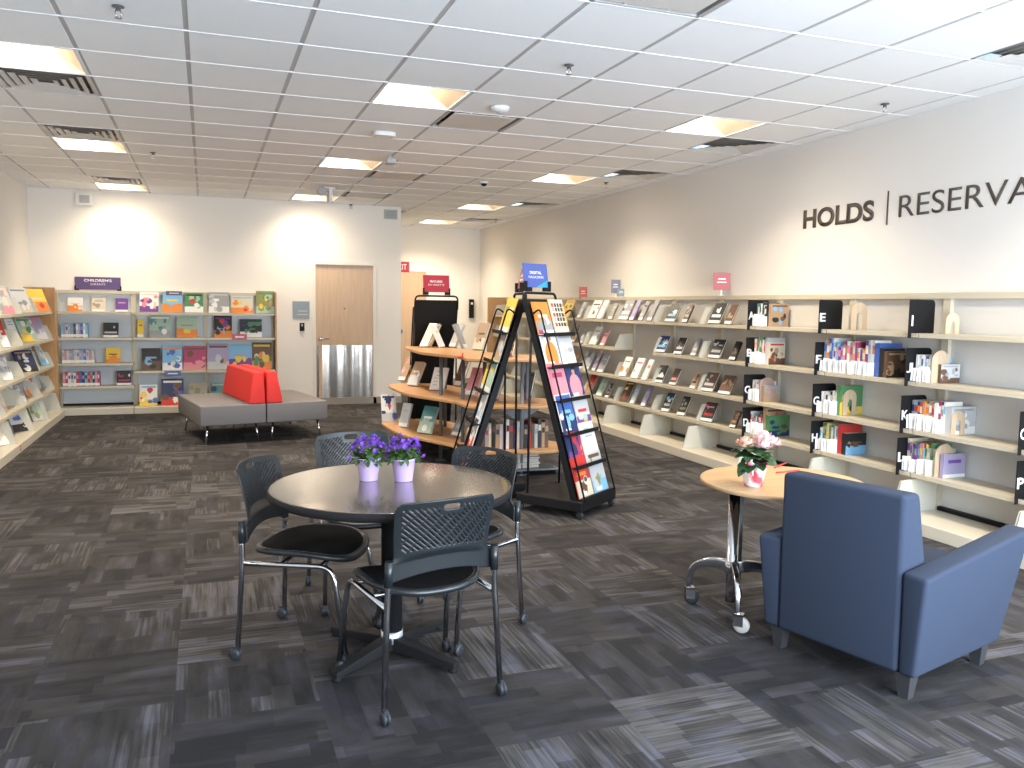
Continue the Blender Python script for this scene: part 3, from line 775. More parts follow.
# signs over the right shelving
def post_sign(label, px0, px1, py0, py1, m, X=4.93, rz=-R(28), stick=None):
    a = on_x((px0+px1)/2, py1, X); dist = (a-CAM).length; w = (px1-px0)*dist/FPX; h = (py1-py0)*dist/FPX
    t = thing('shelf_sign', label, 'sign', (a.x, a.y, ZTOP+.006), rz, 'small signs standing on the shelving tops')
    dz = a.z-ZTOP-.006
    MB().box(-w/2, w/2, -.003, .003, dz, dz+h).build('panel', m, t)
    MB().box(-.006, .006, .003, .008, 0, dz+h*.5).box(-.03,.03,-.02,.02,0,.004).build('stand', WHITEP, t)
    f = MB(); f.box(-w*.22, w*.22, -.0045, -.003, dz+h*.60, dz+h*.68); f.box(-w*.28, w*.28, -.0045, -.003, dz+h*.42, dz+h*.48)
    f.build('printed_line', PLASW, t)
    return t
post_sign('rose-red sign on a white stick above the right wall shelving, nearest one', 713.5, 729.5, 273.5, 290, ROSE, X=4.85)
post_sign('coral-red small sign above the far end of the right wall shelving', 579, 587, 287, 299, CORAL)
post_sign('slate-blue square sign above the right wall shelving', 611, 620, 280, 293, SLATE)
post_sign('small blue-grey sign low behind the slate-blue one', 617, 625, 289, 296, SLATEB, X=4.955)

# ------------------------------------------------------------------ children's shelving content (back wall)
BK = [
 (0, [(69,81,298,310,'split',['white','orange','cream']), (93,104,298,310,'novel',['cream','grey','tan']), (116.5,127,298.5,310.5,'plain',['purple','lilac']), (141,157,293,311,'picture',['white','purple','cream','pink']), (164,181,292,311,'split',['sky','orange','yellow','grey']), (186,202,293,311,'picture',['green','white','black','red','mint']),
      (210,228,293,312,'picture',['grey','white','silver','brown']), (232,252,296,312,'picture',['cream','orange','sky','red','yellow']), (257,274,291,312,'picture',['olive','mint','green','yellow','tan'])]),
 (1, [(104.5,117,322,335,'dark',['black','silver','grey']), (138,143,320,336,'plain',['yellow','olive']), (151,169,316,336,'picture',['mint','grey','white','teal']), (178,196,317,336,'split',['mint','orange','tan','yellow']),
      (215,231,316,336,'picture',['black','orange','purple','sky','red']), (241,261,319,336,'picture',['black','white','navy','sky','green'])]),
 (2, [(107,119,347,360,'split',['yellow','orange','brown'])]),
 (3, [(118,130,371,384,'dark',['black','magenta','white'])]),
 (4, [(143,159,351,371,'split',['black','brown','sky','white']), (164,181,349,371,'picture',['sky','white','orange','blue','cream']), (185,205,349,371,'picture',['magenta','pink','brown','white']),
      (208.5,228,347,371,'picture',['lilac','silver','brown','pink']), (230,251,348,371,'split',['sky','purple','lilac','yellow']), (253,271,346,371,'picture',['brown','orange','yellow','cream','green'])]),
 (5, [(141,156,389,408,'picture',['white','yellow','sky','red','blue']), (163,182,383,407,'picture',['navy','red','white','brown','blue']), (190,206,388,408,'picture',['grey','olive','tan']), (212,230,388,408,'picture',['teal','navy','grey'])]),
]
ROWB = {0:1.35, 1:1.01, 2:.67, 3:.365, 4:.56, 5:.085}
rb = {0:'top', 1:'second', 2:'third', 3:'fourth', 4:'lower', 5:'bottom'}
for r_, row in BK:
    for n_, (a, b, ya, yb, st, cols) in enumerate(row):
        Yp_ = YB-.26 if r_ != 5 else YB-.33
        p = on_y((a+b)/2, yb, Yp_); dist = (p-CAM).length; lean = R(14)
        w = (b-a)*dist/FPX; h_ = (yb-ya)*dist/FPX/math.cos(lean); z = ROWB[r_]
        book('%s picture book facing out on the %s back wall shelf, %s from the left' % (nm(cols[0]), rb[r_], ordw[n_]), 'book', 'children books facing out on the back wall',
             (p.x, Yp_+.0, z+.004), (-lean, 0, R(-4)), w, h_, .014, st, cols, 900+100*r_+n_, parts=w > .2, sticker=False, gu=24, gv=26)
def back_spines(zr, px0, px1, pal, hh, tag_):
    a = on_y(px0, 335, YB-.28).x; b = on_y(px1, 335, YB-.28).x; x = a; rd = random.Random(int(px1*7)); k = 0
    while x < b-.01:
        th = rd.uniform(.024, .036); col = pal[k % len(pal)]; h_ = hh*rd.uniform(.93, 1.02)
        o = MB().box(-th/2*.95, th/2*.95, 0, .14, 0, h_).build('book', mat('cover_'+col, PAL[col], .45), None, .0015); o.location = (x+th/2, YB-.29, ROWB[zr]+.001)
        props(o, '%s spine in the left back wall bay, %s row, %s from left' % (nm(col), tag_, ordw[k]), 'book', 'upright books in the left back wall bay, %s row' % tag_)
        MB().box(-th/2*.93, th/2*.93, -.001, 0, .01, .045).build('spine_sticker', LABELM, o)
        c2 = pal[(k+3) % len(pal)]
        MB().box(-th/2*.6, th/2*.6, -.001, 0, h_*.55, h_*.8).build('spine_print', mat('cover_'+c2, PAL[c2], .45), o)
        x += th; k += 1
back_spines(1, 61, 87, ['sky','lilac','silver','sky','grey','navy','silver','lilac','blue','white'], .19, 'upper')
back_spines(2, 61, 92, ['silver','pink','silver','grey','lilac','cream','silver','lilac','sky','blue'], .18, 'middle')
back_spines(3, 61, 98, ['pink','magenta','white','silver','white','red','blue','navy','sky','red','grey','navy'], .19, 'lower')
def edge_tag(label, px0, px1, py0, py1, m, bold='', light=''):
    a = on_y(px0, py0, YB-.335); b = on_y(px1, py1, YB-.335)
    t = thing('shelf_label', label, 'label', (a.x, YB-.336, b.z), 0)
    MB().box(0, b.x-a.x, -.003, 0, 0, a.z-b.z).build('card', m, t)
    MB().box((b.x-a.x)*.2, (b.x-a.x)*.8, -.0042, -.003, (a.z-b.z)*.4, (a.z-b.z)*.6).build('printed_line', PLASW, t)
edge_tag('red shelf label on the edge of the second back wall shelf', 232, 247, 334, 340, REDS)
edge_tag('navy shelf label under the sky-blue book on the back wall', 164.5, 181, 371, 376, BLUS)
edge_tag('navy shelf label over the sky-blue and orange book on the top back wall shelf', 166, 182, 291, 295.5, PURS)
# purple sign
a = on_y(74.5, 275.5, YB-.06); b = on_y(121, 290, YB-.06)
t = thing('childrens_sign', "purple CHILDREN'S sign standing on top of the back wall shelving", 'sign', (a.x, YB-.06, ZTOP+.006))
W_ = b.x-a.x; H_ = a.z-ZTOP-.02
MB().box(0, W_, -.004, .004, .01, H_).build('panel', PURS, t)
text_mesh('bold_line', "CHILDREN'S", W_*.60, .036, WHITEP, Matrix.Translation((W_*.20,-.004,H_*.64)) @ Matrix.Rotation(R(90),4,'X'), t, .02, .001)
text_mesh('light_line', "ENFANTS", W_*.32, .028, PLASW, Matrix.Translation((W_*.34,-.004,H_*.38)) @ Matrix.Rotation(R(90),4,'X'), t, 0, .001)
for xx in (0, W_): MB().box(xx-.012 if xx else -.005, xx+.005 if xx else .012, -.015, .015, 0, .06).box(xx-.05 if xx else -.005, xx+.005 if xx else .05, -.015, .015, 0, .014).build('clip', BLACK, t)

# left wall face-out picture books
LW = [
 (0, [(0,14,288,313,'picture',['silver','pink','cream','grey']), (14,32,289,312,'picture',['white','cream','grey','white']), (30,50,288,311,'split',['yellow','orange','cream','red'])]),
 (1, [(-4,9,322,345,'split',['red','white','cream']), (10,21,322,345,'novel',['white','grey','black']), (20,36,319,342,'picture',['mint','yellow','green','white']), (30,47,316,339,'picture',['lilac','silver','pink','white'])]),
 (2, [(-2,12,350,372,'picture',['silver','white','grey']), (17,37,345,363,'picture',['navy','black','tan','white']), (38,50,342,361,'picture',['silver','sky','white'])]),
 (3, [(-4,7,386,408,'picture',['cream','tan','white']), (8,25,364,392,'picture',['grey','silver','navy','white']), (24,40,362,388,'picture',['silver','orange','lilac','white']), (40,52,366,384,'picture',['silver','grey','lilac'])]),
 (4, [(-4,8,405,440,'picture',['cream','white','tan']), (11,33,398,436,'picture',['silver','black','blue','white','grey']), (30,44,400,424,'picture',['mint','silver','olive','white'])]),
]
for r_, row in LW:
    z = (ROWZ+[.085])[r_]; XX = XL+.22 if r_ < 4 else XL+.28
    for n_, (a, b, ya, yb, st, cols) in enumerate(row):
        d_ = ray((a+b)/2, yb); p = CAM + d_*(XX/d_.x); dist = (p-CAM).length; lean = R(24)
        w = min(.26, (b-a-5)*dist/FPX/.74); h_ = min(.30, (yb-ya)*dist/FPX/math.cos(lean))
        book('%s picture book displayed on the %s left wall shelf, %s from the left' % (nm(cols[0]), (rown+['base'])[r_], ordw[n_]), 'book', 'picture books facing out on the left wall',
             (XX+.02, p.y, z+.005), (-lean, 0, R(54)), w, h_, .014, st, cols, 1900+100*r_+n_, parts=True, sticker=False, gu=24, gv=28)

# ------------------------------------------------------------------ round table and chairs
TC = (.728, 3.44)
t = thing('round_table', 'dark-topped round meeting table with black X base, two potted plants on it', 'table', (TC[0], TC[1], 0), R(-8))
MB().lathe([(.505,.706),(.51,.710),(.51,.738),(.507,.7399)], 72).build('table_edge', EDGEB, t)
MB().lathe([(.0001,.7405),(.49,.7405),(.500,.7405),(.5035,.7402),(.5055,.739)], 72).build('tabletop', LAMB, t)
MB().lathe([(.045,.10),(.045,.70),(.16,.70),(.16,.717)], 20).build('column', EDGEB, t)
f = MB().lathe([(.0475,.055),(.0475,.105)], 20); f.build('chrome_collar', mat('satin_collar', (.75,.8,.9), .3, metal=.7), t)
for k in range(4):
    a_ = R(45+90*k); M = Matrix.Rotation(a_, 4, 'Z')
    MB().hexa([(.0,-.032,.025),(.35,-.022,.018),(.35,.022,.018),(0,.032,.025)], [(.0,-.032,.085),(.35,-.020,.042),(.35,.020,.042),(0,.032,.085)], M).lathe([(.02,0),(.02,.02)], 12, M @ Matrix.Translation((.33,0,0))).build('foot', EDGEB, t, .004)

def make_chair(label, loc, rz, group):
    t = thing('mesh_back_chair', label, 'chair', loc, rz, group)
    # backrest: curved perforated panel on a grid
    NI, NJ = 120, 84
    def pos(i, j):
        u = -1+2*i/NI; v = j/NJ
        s = max(0, min(1, (v-.20)/.12)); s = s*s*(3-2*s)
        hw = .214*(1-s) + (.190+.020*(v-.3))*s
        zb = .500 + .035*(1-u*u)**1.0; zt = .800 + .012*(1-u*u)
        z = zb + (zt-zb)*v
        r_ = .045
        y = -.205 - .055*(1-u*u)*(.5+.5*s) - .045*v + .012*math.sin(v*PI)
        return (u*hw, y, z)
    keep = []
    for j in range(NJ):
        for i in range(NI):
            u = abs(-1+2*(i+.5)/NI); v = (j+.5)/NJ
            # rounded top corners
            du = (u-.86)/.14; dv = (v-.84)/.16
            if du > 0 and dv > 0 and du*du+dv*dv > 1: continue
            if v < .33 and v > .24 and u > .93: pass
            # hand hole
            if abs(-1+2*(i+.5)/NI) < .17 and .86 < v < .94 and not (abs(-1+2*(i+.5)/NI) > .13 and (v > .925 or v < .875)): continue
            # slots
            if .36 < v < .92 and u < .86 and not (u < .24 and v > .80):
                if du > -.6 and dv > -.4 and (du+.6)**2+(dv+.4)**2 > 1.4: pass
                elif (i + j) % 6 < 2 and (i-j) % 16 > 1: continue
            keep.append((i, j))
    ids = {}; vs = []; fs = []
    def vid(i, j):
        if (i, j) not in ids: ids[(i, j)] = len(vs); vs.append(pos(i, j))
        return ids[(i, j)]
    for i, j in keep: fs.append((vid(i,j), vid(i+1,j), vid(i+1,j+1), vid(i,j+1)))
    mb = MB().add(vs, fs, None, True); bk = mb.build('backrest', mat('slate_grey_plastic', (.014,.018,.021), .32, noise=.04, scale=12), t)
    sd = bk.modifiers.new('thick', 'SOLIDIFY'); sd.thickness = .007; sd.offset = 0
    # sleeves of the backrest
    for s in (-1, 1): MB().tube([(s*.218,-.224,.498),(s*.215,-.228,.592)], .0155, 12).build('back_sleeve', MATS['slate_grey_plastic'], t)
    # seat
    n = 40; top = []; bot = []
    def seat_pt(a_, k):
        e = 3.2; cx, sy = math.cos(a_), math.sin(a_)
        r_ = (abs(cx)**e+abs(sy)**e)**(-1/e)
        x, y = .225*r_*cx, .222*r_*sy + .0
        if y < 0: x *= 1 - .16*(y/.222)**2
        return x*k, y*k
    def zs(x, y): return .452 + .018*(x/.22)**2 - .028*max(0, y/.22)**2*1.0 + .006
    mb = MB(); rings = [0.0001, .3, .6, .8, .93]; vs = []
    for k in rings:
        for i in range(n): x, y = seat_pt(2*PI*i/n, k); vs.append((x, y, zs(x, y)))
    fs = []
    for q in range(len(rings)-1):
        for i in range(n): fs.append((q*n+i, q*n+(i+1)%n, (q+1)*n+(i+1)%n, (q+1)*n+i))
    mb.add(vs, fs, None, True); st = mb.build('seat_mesh', BLACKF, t)
    mb = MB(); vs = []; prof = [(.92, .001), (.99, .002), (1.03, -.006), (1.02, -.022), (.93, -.024)]
    for k, dz in prof:
        for i in range(n): x, y = seat_pt(2*PI*i/n, k); vs.append((x, y, zs(x, y)+dz))
    fs = []
    for q in range(len(prof)):
        q2 = (q+1) % len(prof)
        for i in range(n): fs.append((q*n+i, q*n+(i+1)%n, q2*n+(i+1)%n, q2*n+i))
    mb.add(vs, fs, None, True)
    # pan under the seat
    vs = []
    for k in (0.0001, .93):
        for i in range(n): x, y = seat_pt(2*PI*i/n, k); vs.append((x, y, zs(x, y)-.022))
    mb.add(vs, [(i, (i+1)%n, n+(i+1)%n, n+i) for i in range(n)], None, True)
    mb.build('seat_frame', MATS['slate_grey_plastic'], t)
    # legs
    for s in (-1, 1):
        lg = MB().tube(fillet([(s*.240,-.240,.055),(s*.220,-.222,.44),(s*.215,-.228,.588)], .05), .0115, 10).build('leg', DCHROME, t)
        lf = MB().tube(fillet([(s*.240,.232,.055),(s*.222,.170,.418),(s*.219,-.215,.412)], .06, 6), .0115, 10).build('leg', DCHROME, t)
        for lo, (x, y) in ((lg, (s*.240,-.240)), (lf, (s*.240,.232))):
            M = Matrix.Translation((x, y-.012, .026)) @ Matrix.Rotation(R(90), 4, 'Y')
            c = MB().lathe([(.012,-.016),(.024,-.013),(.026,-.004),(.018,-.002),(.018,.002),(.026,.004),(.024,.013),(.012,.016)], 18, M)
            c.box(x-.008, x+.008, y-.022, y+.008, .03, .06)
            c.build('caster', RUBBER, lo)
    MB().tube([(-.218,-.06,.412),(.218,-.06,.412)], .009, 8).build('cross_tube', DCHROME, t)
    MB().tube([(-.218,.11,.412),(.218,.11,.412)], .009, 8).build('cross_tube', DCHROME, t)
    return t
CH = 'mesh-back chairs around the round table'
ch = make_chair('grey mesh-back chair nearest the camera, its perforated back towards the viewer', (.762, 3.118, 0), R(11), CH)
def place(x, y, fx, fy, label): dup(ch, (x, y, 0), math.atan2(-fx, fy), label, CH)
place(.425, 3.67, .88, -.47, 'grey mesh-back chair at the left of the round table, turned side on')
place(1.045, 3.64, -.84, -.54, 'grey mesh-back chair at the right of the round table, seen past the table edge')
place(.74, 4.20, .05, -1, 'grey mesh-back chair behind the round table, mostly hidden by purple flowers')

# ------------------------------------------------------------------ potted purple flowers
def leaf_mesh(L_, W2, bend=.3):
    vs = []; fs = []; n = 5
    for i in range(n+1):
        t_ = i/n; w = W2*math.sin(PI*min(.98, t_*.93+.06))**.8; z = bend*L_*t_*t_*-1
        vs += [(-w, L_*t_, z+.15*w), (0, L_*t_, z), (w, L_*t_, z+.15*w)]
    for i in range(n):
        a_ = 3*i; fs += [(a_, a_+1, a_+4, a_+3), (a_+1, a_+2, a_+5, a_+4)]
    return vs, fs
def foliage(name, parent, m, n, r, z0, z1, L_, W_, seed, spread=1.0):
    rd = random.Random(seed); mb = MB()
    for k in range(n):
        a_ = rd.uniform(0, 2*PI); el = rd.uniform(-.25, 1.0); rr = r*math.sqrt(rd.random())
        vs, fs = leaf_mesh(L_*rd.uniform(.7, 1.2), W_*rd.uniform(.8, 1.2), rd.uniform(.1, .6))
        M = Matrix.Translation((rr*math.cos(a_), rr*math.sin(a_), rd.uniform(z0, z1))) @ Matrix.Rotation(a_-PI/2+rd.uniform(-.5,.5), 4, 'Z') @ Matrix.Rotation(el*spread, 4, 'X')
        mb.add(vs, fs, M, True)
    return mb.build(name, m, parent)
def flower_obj(r, m, nl=5):
    mb = MB()
    for k in range(nl):
        vs, fs = leaf_mesh(r, r*.42, -.2); mb.add(vs, fs, Matrix.Rotation(2*PI*k/nl, 4, 'Z') @ Matrix.Rotation(.35, 4, 'X'), True)
    return mb.build('flower_master', m)
fm = flower_obj(.0145, PURP); FM = fm.data; bpy.data.objects.remove(fm)
def campanula(label, x, y, seed, sc=1.0):
    t = thing('potted_campanula', label, 'potted plant', (x, y, .7412), 0, 'potted purple flowers on the round table')
    MB().lathe([(.038,0),(.0385,.002),(.051,.092),(.054,.093),(.054,.099),(.049,.099),(.046,.085)], 32).build('pot', LILAC, t)
    MB().lathe([(.0001,.088),(.047,.086)], 24).build('soil', SOIL, t)
    foliage('foliage', t, LEAF, 150, .055, .085, .135, .035, .010, seed)
    rd = random.Random(seed+1)
    for k in range(58):
        a_ = rd.uniform(0, 2*PI); rr = .078*math.sqrt(rd.random()); z = .128+.06*(1-(rr/.08)**2)*rd.uniform(.5, 1) + rd.uniform(-.01, .02)
        if k > 54: rr = .09; z = .105
        o = bpy.data.objects.new('blossom', FM); C.objects.link(o); o.parent = t; o.location = (rr*math.cos(a_), rr*math.sin(a_), z)
        o.rotation_euler = (rd.uniform(-.9,.9), rd.uniform(-.9,.9), rd.uniform(0,6)); s_ = rd.uniform(.8, 1.15); o.scale = (s_, s_, s_)
    st_ = MB(); 
    for k in range(14):
        a_ = rd.uniform(0, 2*PI); rr = rd.uniform(.02,.07); st_.tube([(rr*.3*math.cos(a_), rr*.3*math.sin(a_), .085), (rr*.8*math.cos(a_), rr*.8*math.sin(a_), .125), (rr*math.cos(a_), rr*math.sin(a_), .15)], .001, 5)
    st_.build('stems', LEAF, t)
    return t
p1 = on_z(368.5, 480, .741); p2 = on_z(403.5, 480.5, .741)
c1 = campanula('purple-flowered plant in a lilac pot, left of the two on the round table', p1.x, p1.y, 5)
mb = MB().tube(smooth_path([(-.03,0,.10),(-.07,-.01,.105),(-.105,-.01,.10)],4), .001, 5)
for k in range(7):
    vs, fs = leaf_mesh(.012, .004); mb.add(vs, fs, Matrix.Translation((-.05-.009*k,-.008,.104)) @ Matrix.Rotation(k*2.1,4,'Z') @ Matrix.Rotation(.4,4,'X'))
mb.build('trailing_sprig', mat('pale_sprig', (.35,.45,.28), .5), c1)
campanula('purple-flowered plant in a lilac pot, right of the two on the round table', p2.x, p2.y, 11)

# ------------------------------------------------------------------ side table with casters and pink plant
CX, CY = 2.415, 3.385
t = thing('rolling_side_table', 'small round maple-topped table on a chrome column with casters', 'table', (CX, CY, 0), 0)
TX, TY, TR = 2.665-CX, 3.350-CY, .397
M = Matrix.Translation((TX, TY, 0))
MB().lathe([(.0001,.660),(TR-.02,.660),(TR-.008,.660),(TR-.003,.6593),(TR-.001,.657)], 64, M).build('tabletop', MAPLE, t)
MB().lathe([(TR-.02,.636),(TR,.640),(TR,.656),(TR-.002,.6585)], 64, M).build('table_edge', mat('maple_edge', (.55,.36,.2), .4), t)
MB().box(-.06, TX+.1, TY-.02, .06, .618, .636).build('mount_plate', BLACK, t)
MB().lathe([(.0275,.06),(.0275,.13),(.0275,.20),(.036,.205),(.036,.26),(.0275,.265),(.0275,.618)], 24).build('column', CHROME, t)
MB().lathe([(.02,.12),(.02,.618)], 16, Matrix.Translation((.045,.02,0))).build('gas_cylinder', DGREYM, t)
for k, (ang, L_) in enumerate(((128, .22), (242, .25), (335, .27), (55, .2))):
    M = Matrix.Rotation(R(ang), 4, 'Z')
    pts = fillet([(.0,0,.235),(L_*.45,0,.245),(L_*.93,0,.205),(L_,0,.085)], .06, 6)
    lg = MB()
    n = len(pts)
    vs = []
    for i, q in enumerate(pts):
        tt = i/(n-1); hw = .016-.004*tt; hh = .030-.017*tt
        dirv = (pts[min(i+1,n-1)]-pts[max(i-1,0)]).normalized(); up = Vector((-dirv.z,0,dirv.x))
        for sx, sz in ((-1,-1),(1,-1),(1,1),(-1,1)): vs.append(q + Vector((0,sx*hw,0)) + up*(sz*hh))
    fs = [(i*4+j, i*4+(j+1)%4, (i+1)*4+(j+1)%4, (i+1)*4+j) for i in range(n-1) for j in range(4)] + [(0,1,2,3), ((n-1)*4+3,(n-1)*4+2,(n-1)*4+1,(n-1)*4)]
    lg.add(vs, fs, M); lo = lg.build('leg', CHROME, t, .006, 3)
    rc = random.Random(k).uniform(-40, 40)
    Mc = M @ Matrix.Translation((L_, 0, 0)) @ Matrix.Rotation(R(-34-ang+rc*.5), 4, 'Z')
    c = MB().lathe([(.014,-.012),(.034,-.012),(.038,-.006),(.038,.006),(.034,.012),(.014,.012)], 24, Mc @ Matrix.Translation((.02,0,.039)) @ Matrix.Rotation(R(90),4,'X'))
    co_ = c.build('caster_wheel', CASTW if k == 1 else RUBBER, lo)
    MB().box(-.014,.03,-.019,-.0135,.035,.09,Mc).box(-.014,.03,.0135,.019,.035,.09,Mc).box(-.014,.03,-.019,.019,.08,.092,Mc).build('caster_fork', CHROME, lo)
pp = on_z(753, 486, .66)
t = thing('potted_begonia', 'pink-flowered potted plant wrapped in red and white paper on the side table', 'potted plant', (pp.x, pp.y, .6612)); t.scale = (1.14, 1.14, 1.1)
MB().lathe([(.034,0),(.035,.002),(.048,.088)], 28).build('pot', WHITEP, t)
# wrapping with red and white swirls (printed paper: colour attribute)
me = bpy.data.meshes.new('paper_wrap'); vs = []; fs = []; cols = []; nu, nv = 48, 16
for j in range(nv+1):
    for i in range(nu+1):
        a_ = 2*PI*i/nu; v = j/nv; r_ = .0365+.0155*v+.003*math.sin(9*a_)*v; zt_ = .098+.022*math.sin(2*a_+1.2)+.008*math.sin(5*a_)
        vs.append((r_*math.cos(a_), r_*math.sin(a_), .001+zt_*v))
for j in range(nv):
    for i in range(nu):
        fs.append((j*(nu+1)+i, j*(nu+1)+i+1, (j+1)*(nu+1)+i+1, (j+1)*(nu+1)+i)); a_ = 2*PI*i/nu; v = j/nv
        w = math.sin(2*a_+v*5.5)+.5*math.sin(3*a_-v*7+1)
        cols.append((.78,.75,.74) if w > .1 else ((.66,.09,.13) if w < -.5 else (.74,.30,.32)))
me.from_pydata(vs, [], fs); me.materials.append(ART); at = me.color_attributes.new('Col', 'FLOAT_COLOR', 'CORNER'); buf = []
for f, c in zip(fs, cols):
    for _ in f: buf += [*c, 1]
at.data.foreach_set('color', buf); o = bpy.data.objects.new('paper_wrap', me); C.objects.link(o); o.parent = t
foliage('foliage', t, DLEAF, 46, .04, .095, .165, .062, .026, 21, .8)
mb = MB(); vs_, fs_ = leaf_mesh(.04, .014); mb.add(vs_, fs_, Matrix.Translation((.0,-.055,.135)) @ Matrix.Rotation(R(-80),4,'Z') @ Matrix.Rotation(.5,4,'X')); mb.add(vs_, fs_, Matrix.Translation((.01,-.06,.13)) @ Matrix.Rotation(R(30),4,'Z') @ Matrix.Rotation(.6,4,'X')); mb.build('young_leaf', LLEAF, t)
def bloom(cx, cy, cz, r, m, seed):
    rd = random.Random(seed); mb = MB()
    for k in range(80):
        vs, fs = leaf_mesh(r*rd.uniform(.35,.6), r*.22, -.5); a_ = rd.uniform(0,2*PI); el = rd.uniform(-.2, 1.4); s_ = r*.45
        M = Matrix.Translation((cx+s_*math.cos(a_)*math.cos(el), cy+s_*math.sin(a_)*math.cos(el), cz+s_*math.sin(el)*.7)) @ Matrix.Rotation(a_-PI/2,4,'Z') @ Matrix.Rotation(el,4,'X')
        mb.add(vs, fs, M, True)
    return mb.build('blossom', m, t)
ax, ay = AR.x, AR.y
bloom(-.045*ax, -.045*ay-.01, .178, .045, PEACH, 1); bloom(.035*ax, .035*ay, .195, .052, PINKP, 2); bloom(.075*ax, .075*ay, .182, .042, PINKP, 3); bloom(.02*ax, .02*ay-.03, .175, .04, PINKP, 4)
for k, dx in enumerate((-.045, -.030)):
    pass
MB().box(-.048*ax-.004, -.048*ax+.004, -.048*ay-.03, -.048*ay-.026, .07, .128).box(-.032*ax-.004, -.032*ax+.004, -.032*ay-.035, -.032*ay-.031, .07, .125).build('plant_tag', WHITEP, t)
for k, (a, b, c_, d_) in enumerate(((774,468,787,463),(776,473,801,470.5))):
    q0 = on_z(a, b, .663); q1 = on_z(c_, d_, .663); v = q1-q0; L_ = v.length; ang = math.atan2(v.y, v.x)
    o = thing('red_pencil', 'red %s lying on the side table behind the pink plant, %s one' % (('pencil','farther') if k == 0 else ('pencil','nearer')), 'pencil', (q0.x, q0.y, .6655), ang, 'red pencils on the side table')
    MB().lathe([(.0045,0),(.0045,.93*L_)], 6, Matrix.Rotation(R(90),4,'Y')).build('barrel', TAPER, o)
    MB().lathe([(.0045,.93*L_),(.0008,L_)], 6, Matrix.Rotation(R(90),4,'Y')).build('tip', mat('pencil_tip', (.6,.35,.25), .5), o)

# ------------------------------------------------------------------ armchair
fx, fy = .965, .262
BLx, BLy = 2.330, 3.005      # rear left bottom corner as seen
wx, wy = .262, -.965
cxm, cym = BLx+.345*wx+.33*fx, BLy+.345*wy+.33*fy
t = thing('armchair', 'slate-blue fabric armchair seen from behind beside the rolling side table', 'armchair', (cxm, cym, 0), math.atan2(-fx, fy))
def arm(s):
    xi, xo_b, xo_t = .276*s, .348*s, .386*s
    bot = [(xi,-.33,.10),(xo_b,-.335,.10),(xo_b,.34,.10),(xi,.34,.10)]
    top = [(xi,-.335,.505),(xo_t,-.355,.503),(xo_t,.50,.580),(xi,.50,.580)]
    if s < 0: bot = [bot[1],bot[0],bot[3],bot[2]]; top = [top[1],top[0],top[3],top[2]]
    return MB().hexa(bot, top)
arm(-1).build('arm', BLUEF, t, .018, 4); arm(1).build('arm', BLUEF, t, .018, 4)
MB().hexa([(-.275,-.338,.10),(.275,-.338,.10),(.275,-.06,.10),(-.275,-.06,.10)], [(-.275,-.345,.80),(.275,-.345,.80),(.275,-.225,.80),(-.275,-.225,.80)]).build('backrest', BLUEF, t, .02, 4)
MB().box(-.275,.275,-.06,.38,.12,.43).build('seat_cushion', BLUEF, t, .025, 4)
for sx in (-1, 1):
    for sy in (-1, 1):
        x, y = .292*sx, (-.285 if sy < 0 else .28)
        MB().hexa([(x-.020,y-.020,0),(x+.020,y-.020,0),(x+.020,y+.020,0),(x-.020,y+.020,0)], [(x-.032,y-.032,.101),(x+.032,y-.032,.101),(x+.032,y+.032,.101),(x-.032,y+.032,.101)]).build('leg', mat('grey_wood_leg', (.04,.04,.043), .5), t)

# ------------------------------------------------------------------ back-to-back bench
t = thing('bench', 'grey back-to-back bench with red backrests in front of the children shelves', 'bench', (.47, 9.93, 0), R(11))
for s in (-1, 1):
    x0, x1 = (-.68, -.006) if s < 0 else (.006, .68)
    seat = MB().box(x0, x1, -.66, .66, .21, .42).build('seat', GREYF, t, .012, 3)
    b0, b1 = (-.20, -.008) if s < 0 else (.008, .20)
    if s < 0: bot = [(-.185,-.66,.42),(-.008,-.66,.42),(-.008,.66,.42),(-.185,.66,.42)]; top = [(-.125,-.62,.76),(-.012,-.62,.76),(-.012,.62,.76),(-.125,.62,.76)]
    else: bot = [(.008,-.66,.42),(.185,-.66,.42),(.185,.66,.42),(.008,.66,.42)]; top = [(.012,-.62,.76),(.125,-.62,.76),(.125,.62,.76),(.012,.62,.76)]
    bo = MB().hexa(bot, top).build('backrest', REDF, t, .016, 4); bo['label'] = 'red fabric wedge backrest'
    for xx in (x0+.09*1, x1-.09*1):
        for yy in (-.56, .56):
            dx = .03*(1 if xx > (x0+x1)/2 else -1); dy = .03 if yy > 0 else -.03
            MB().tube([(xx+dx, yy+dy, 0), (xx, yy, .211)], [.009, .014], 10).build('leg', CHROME, t)

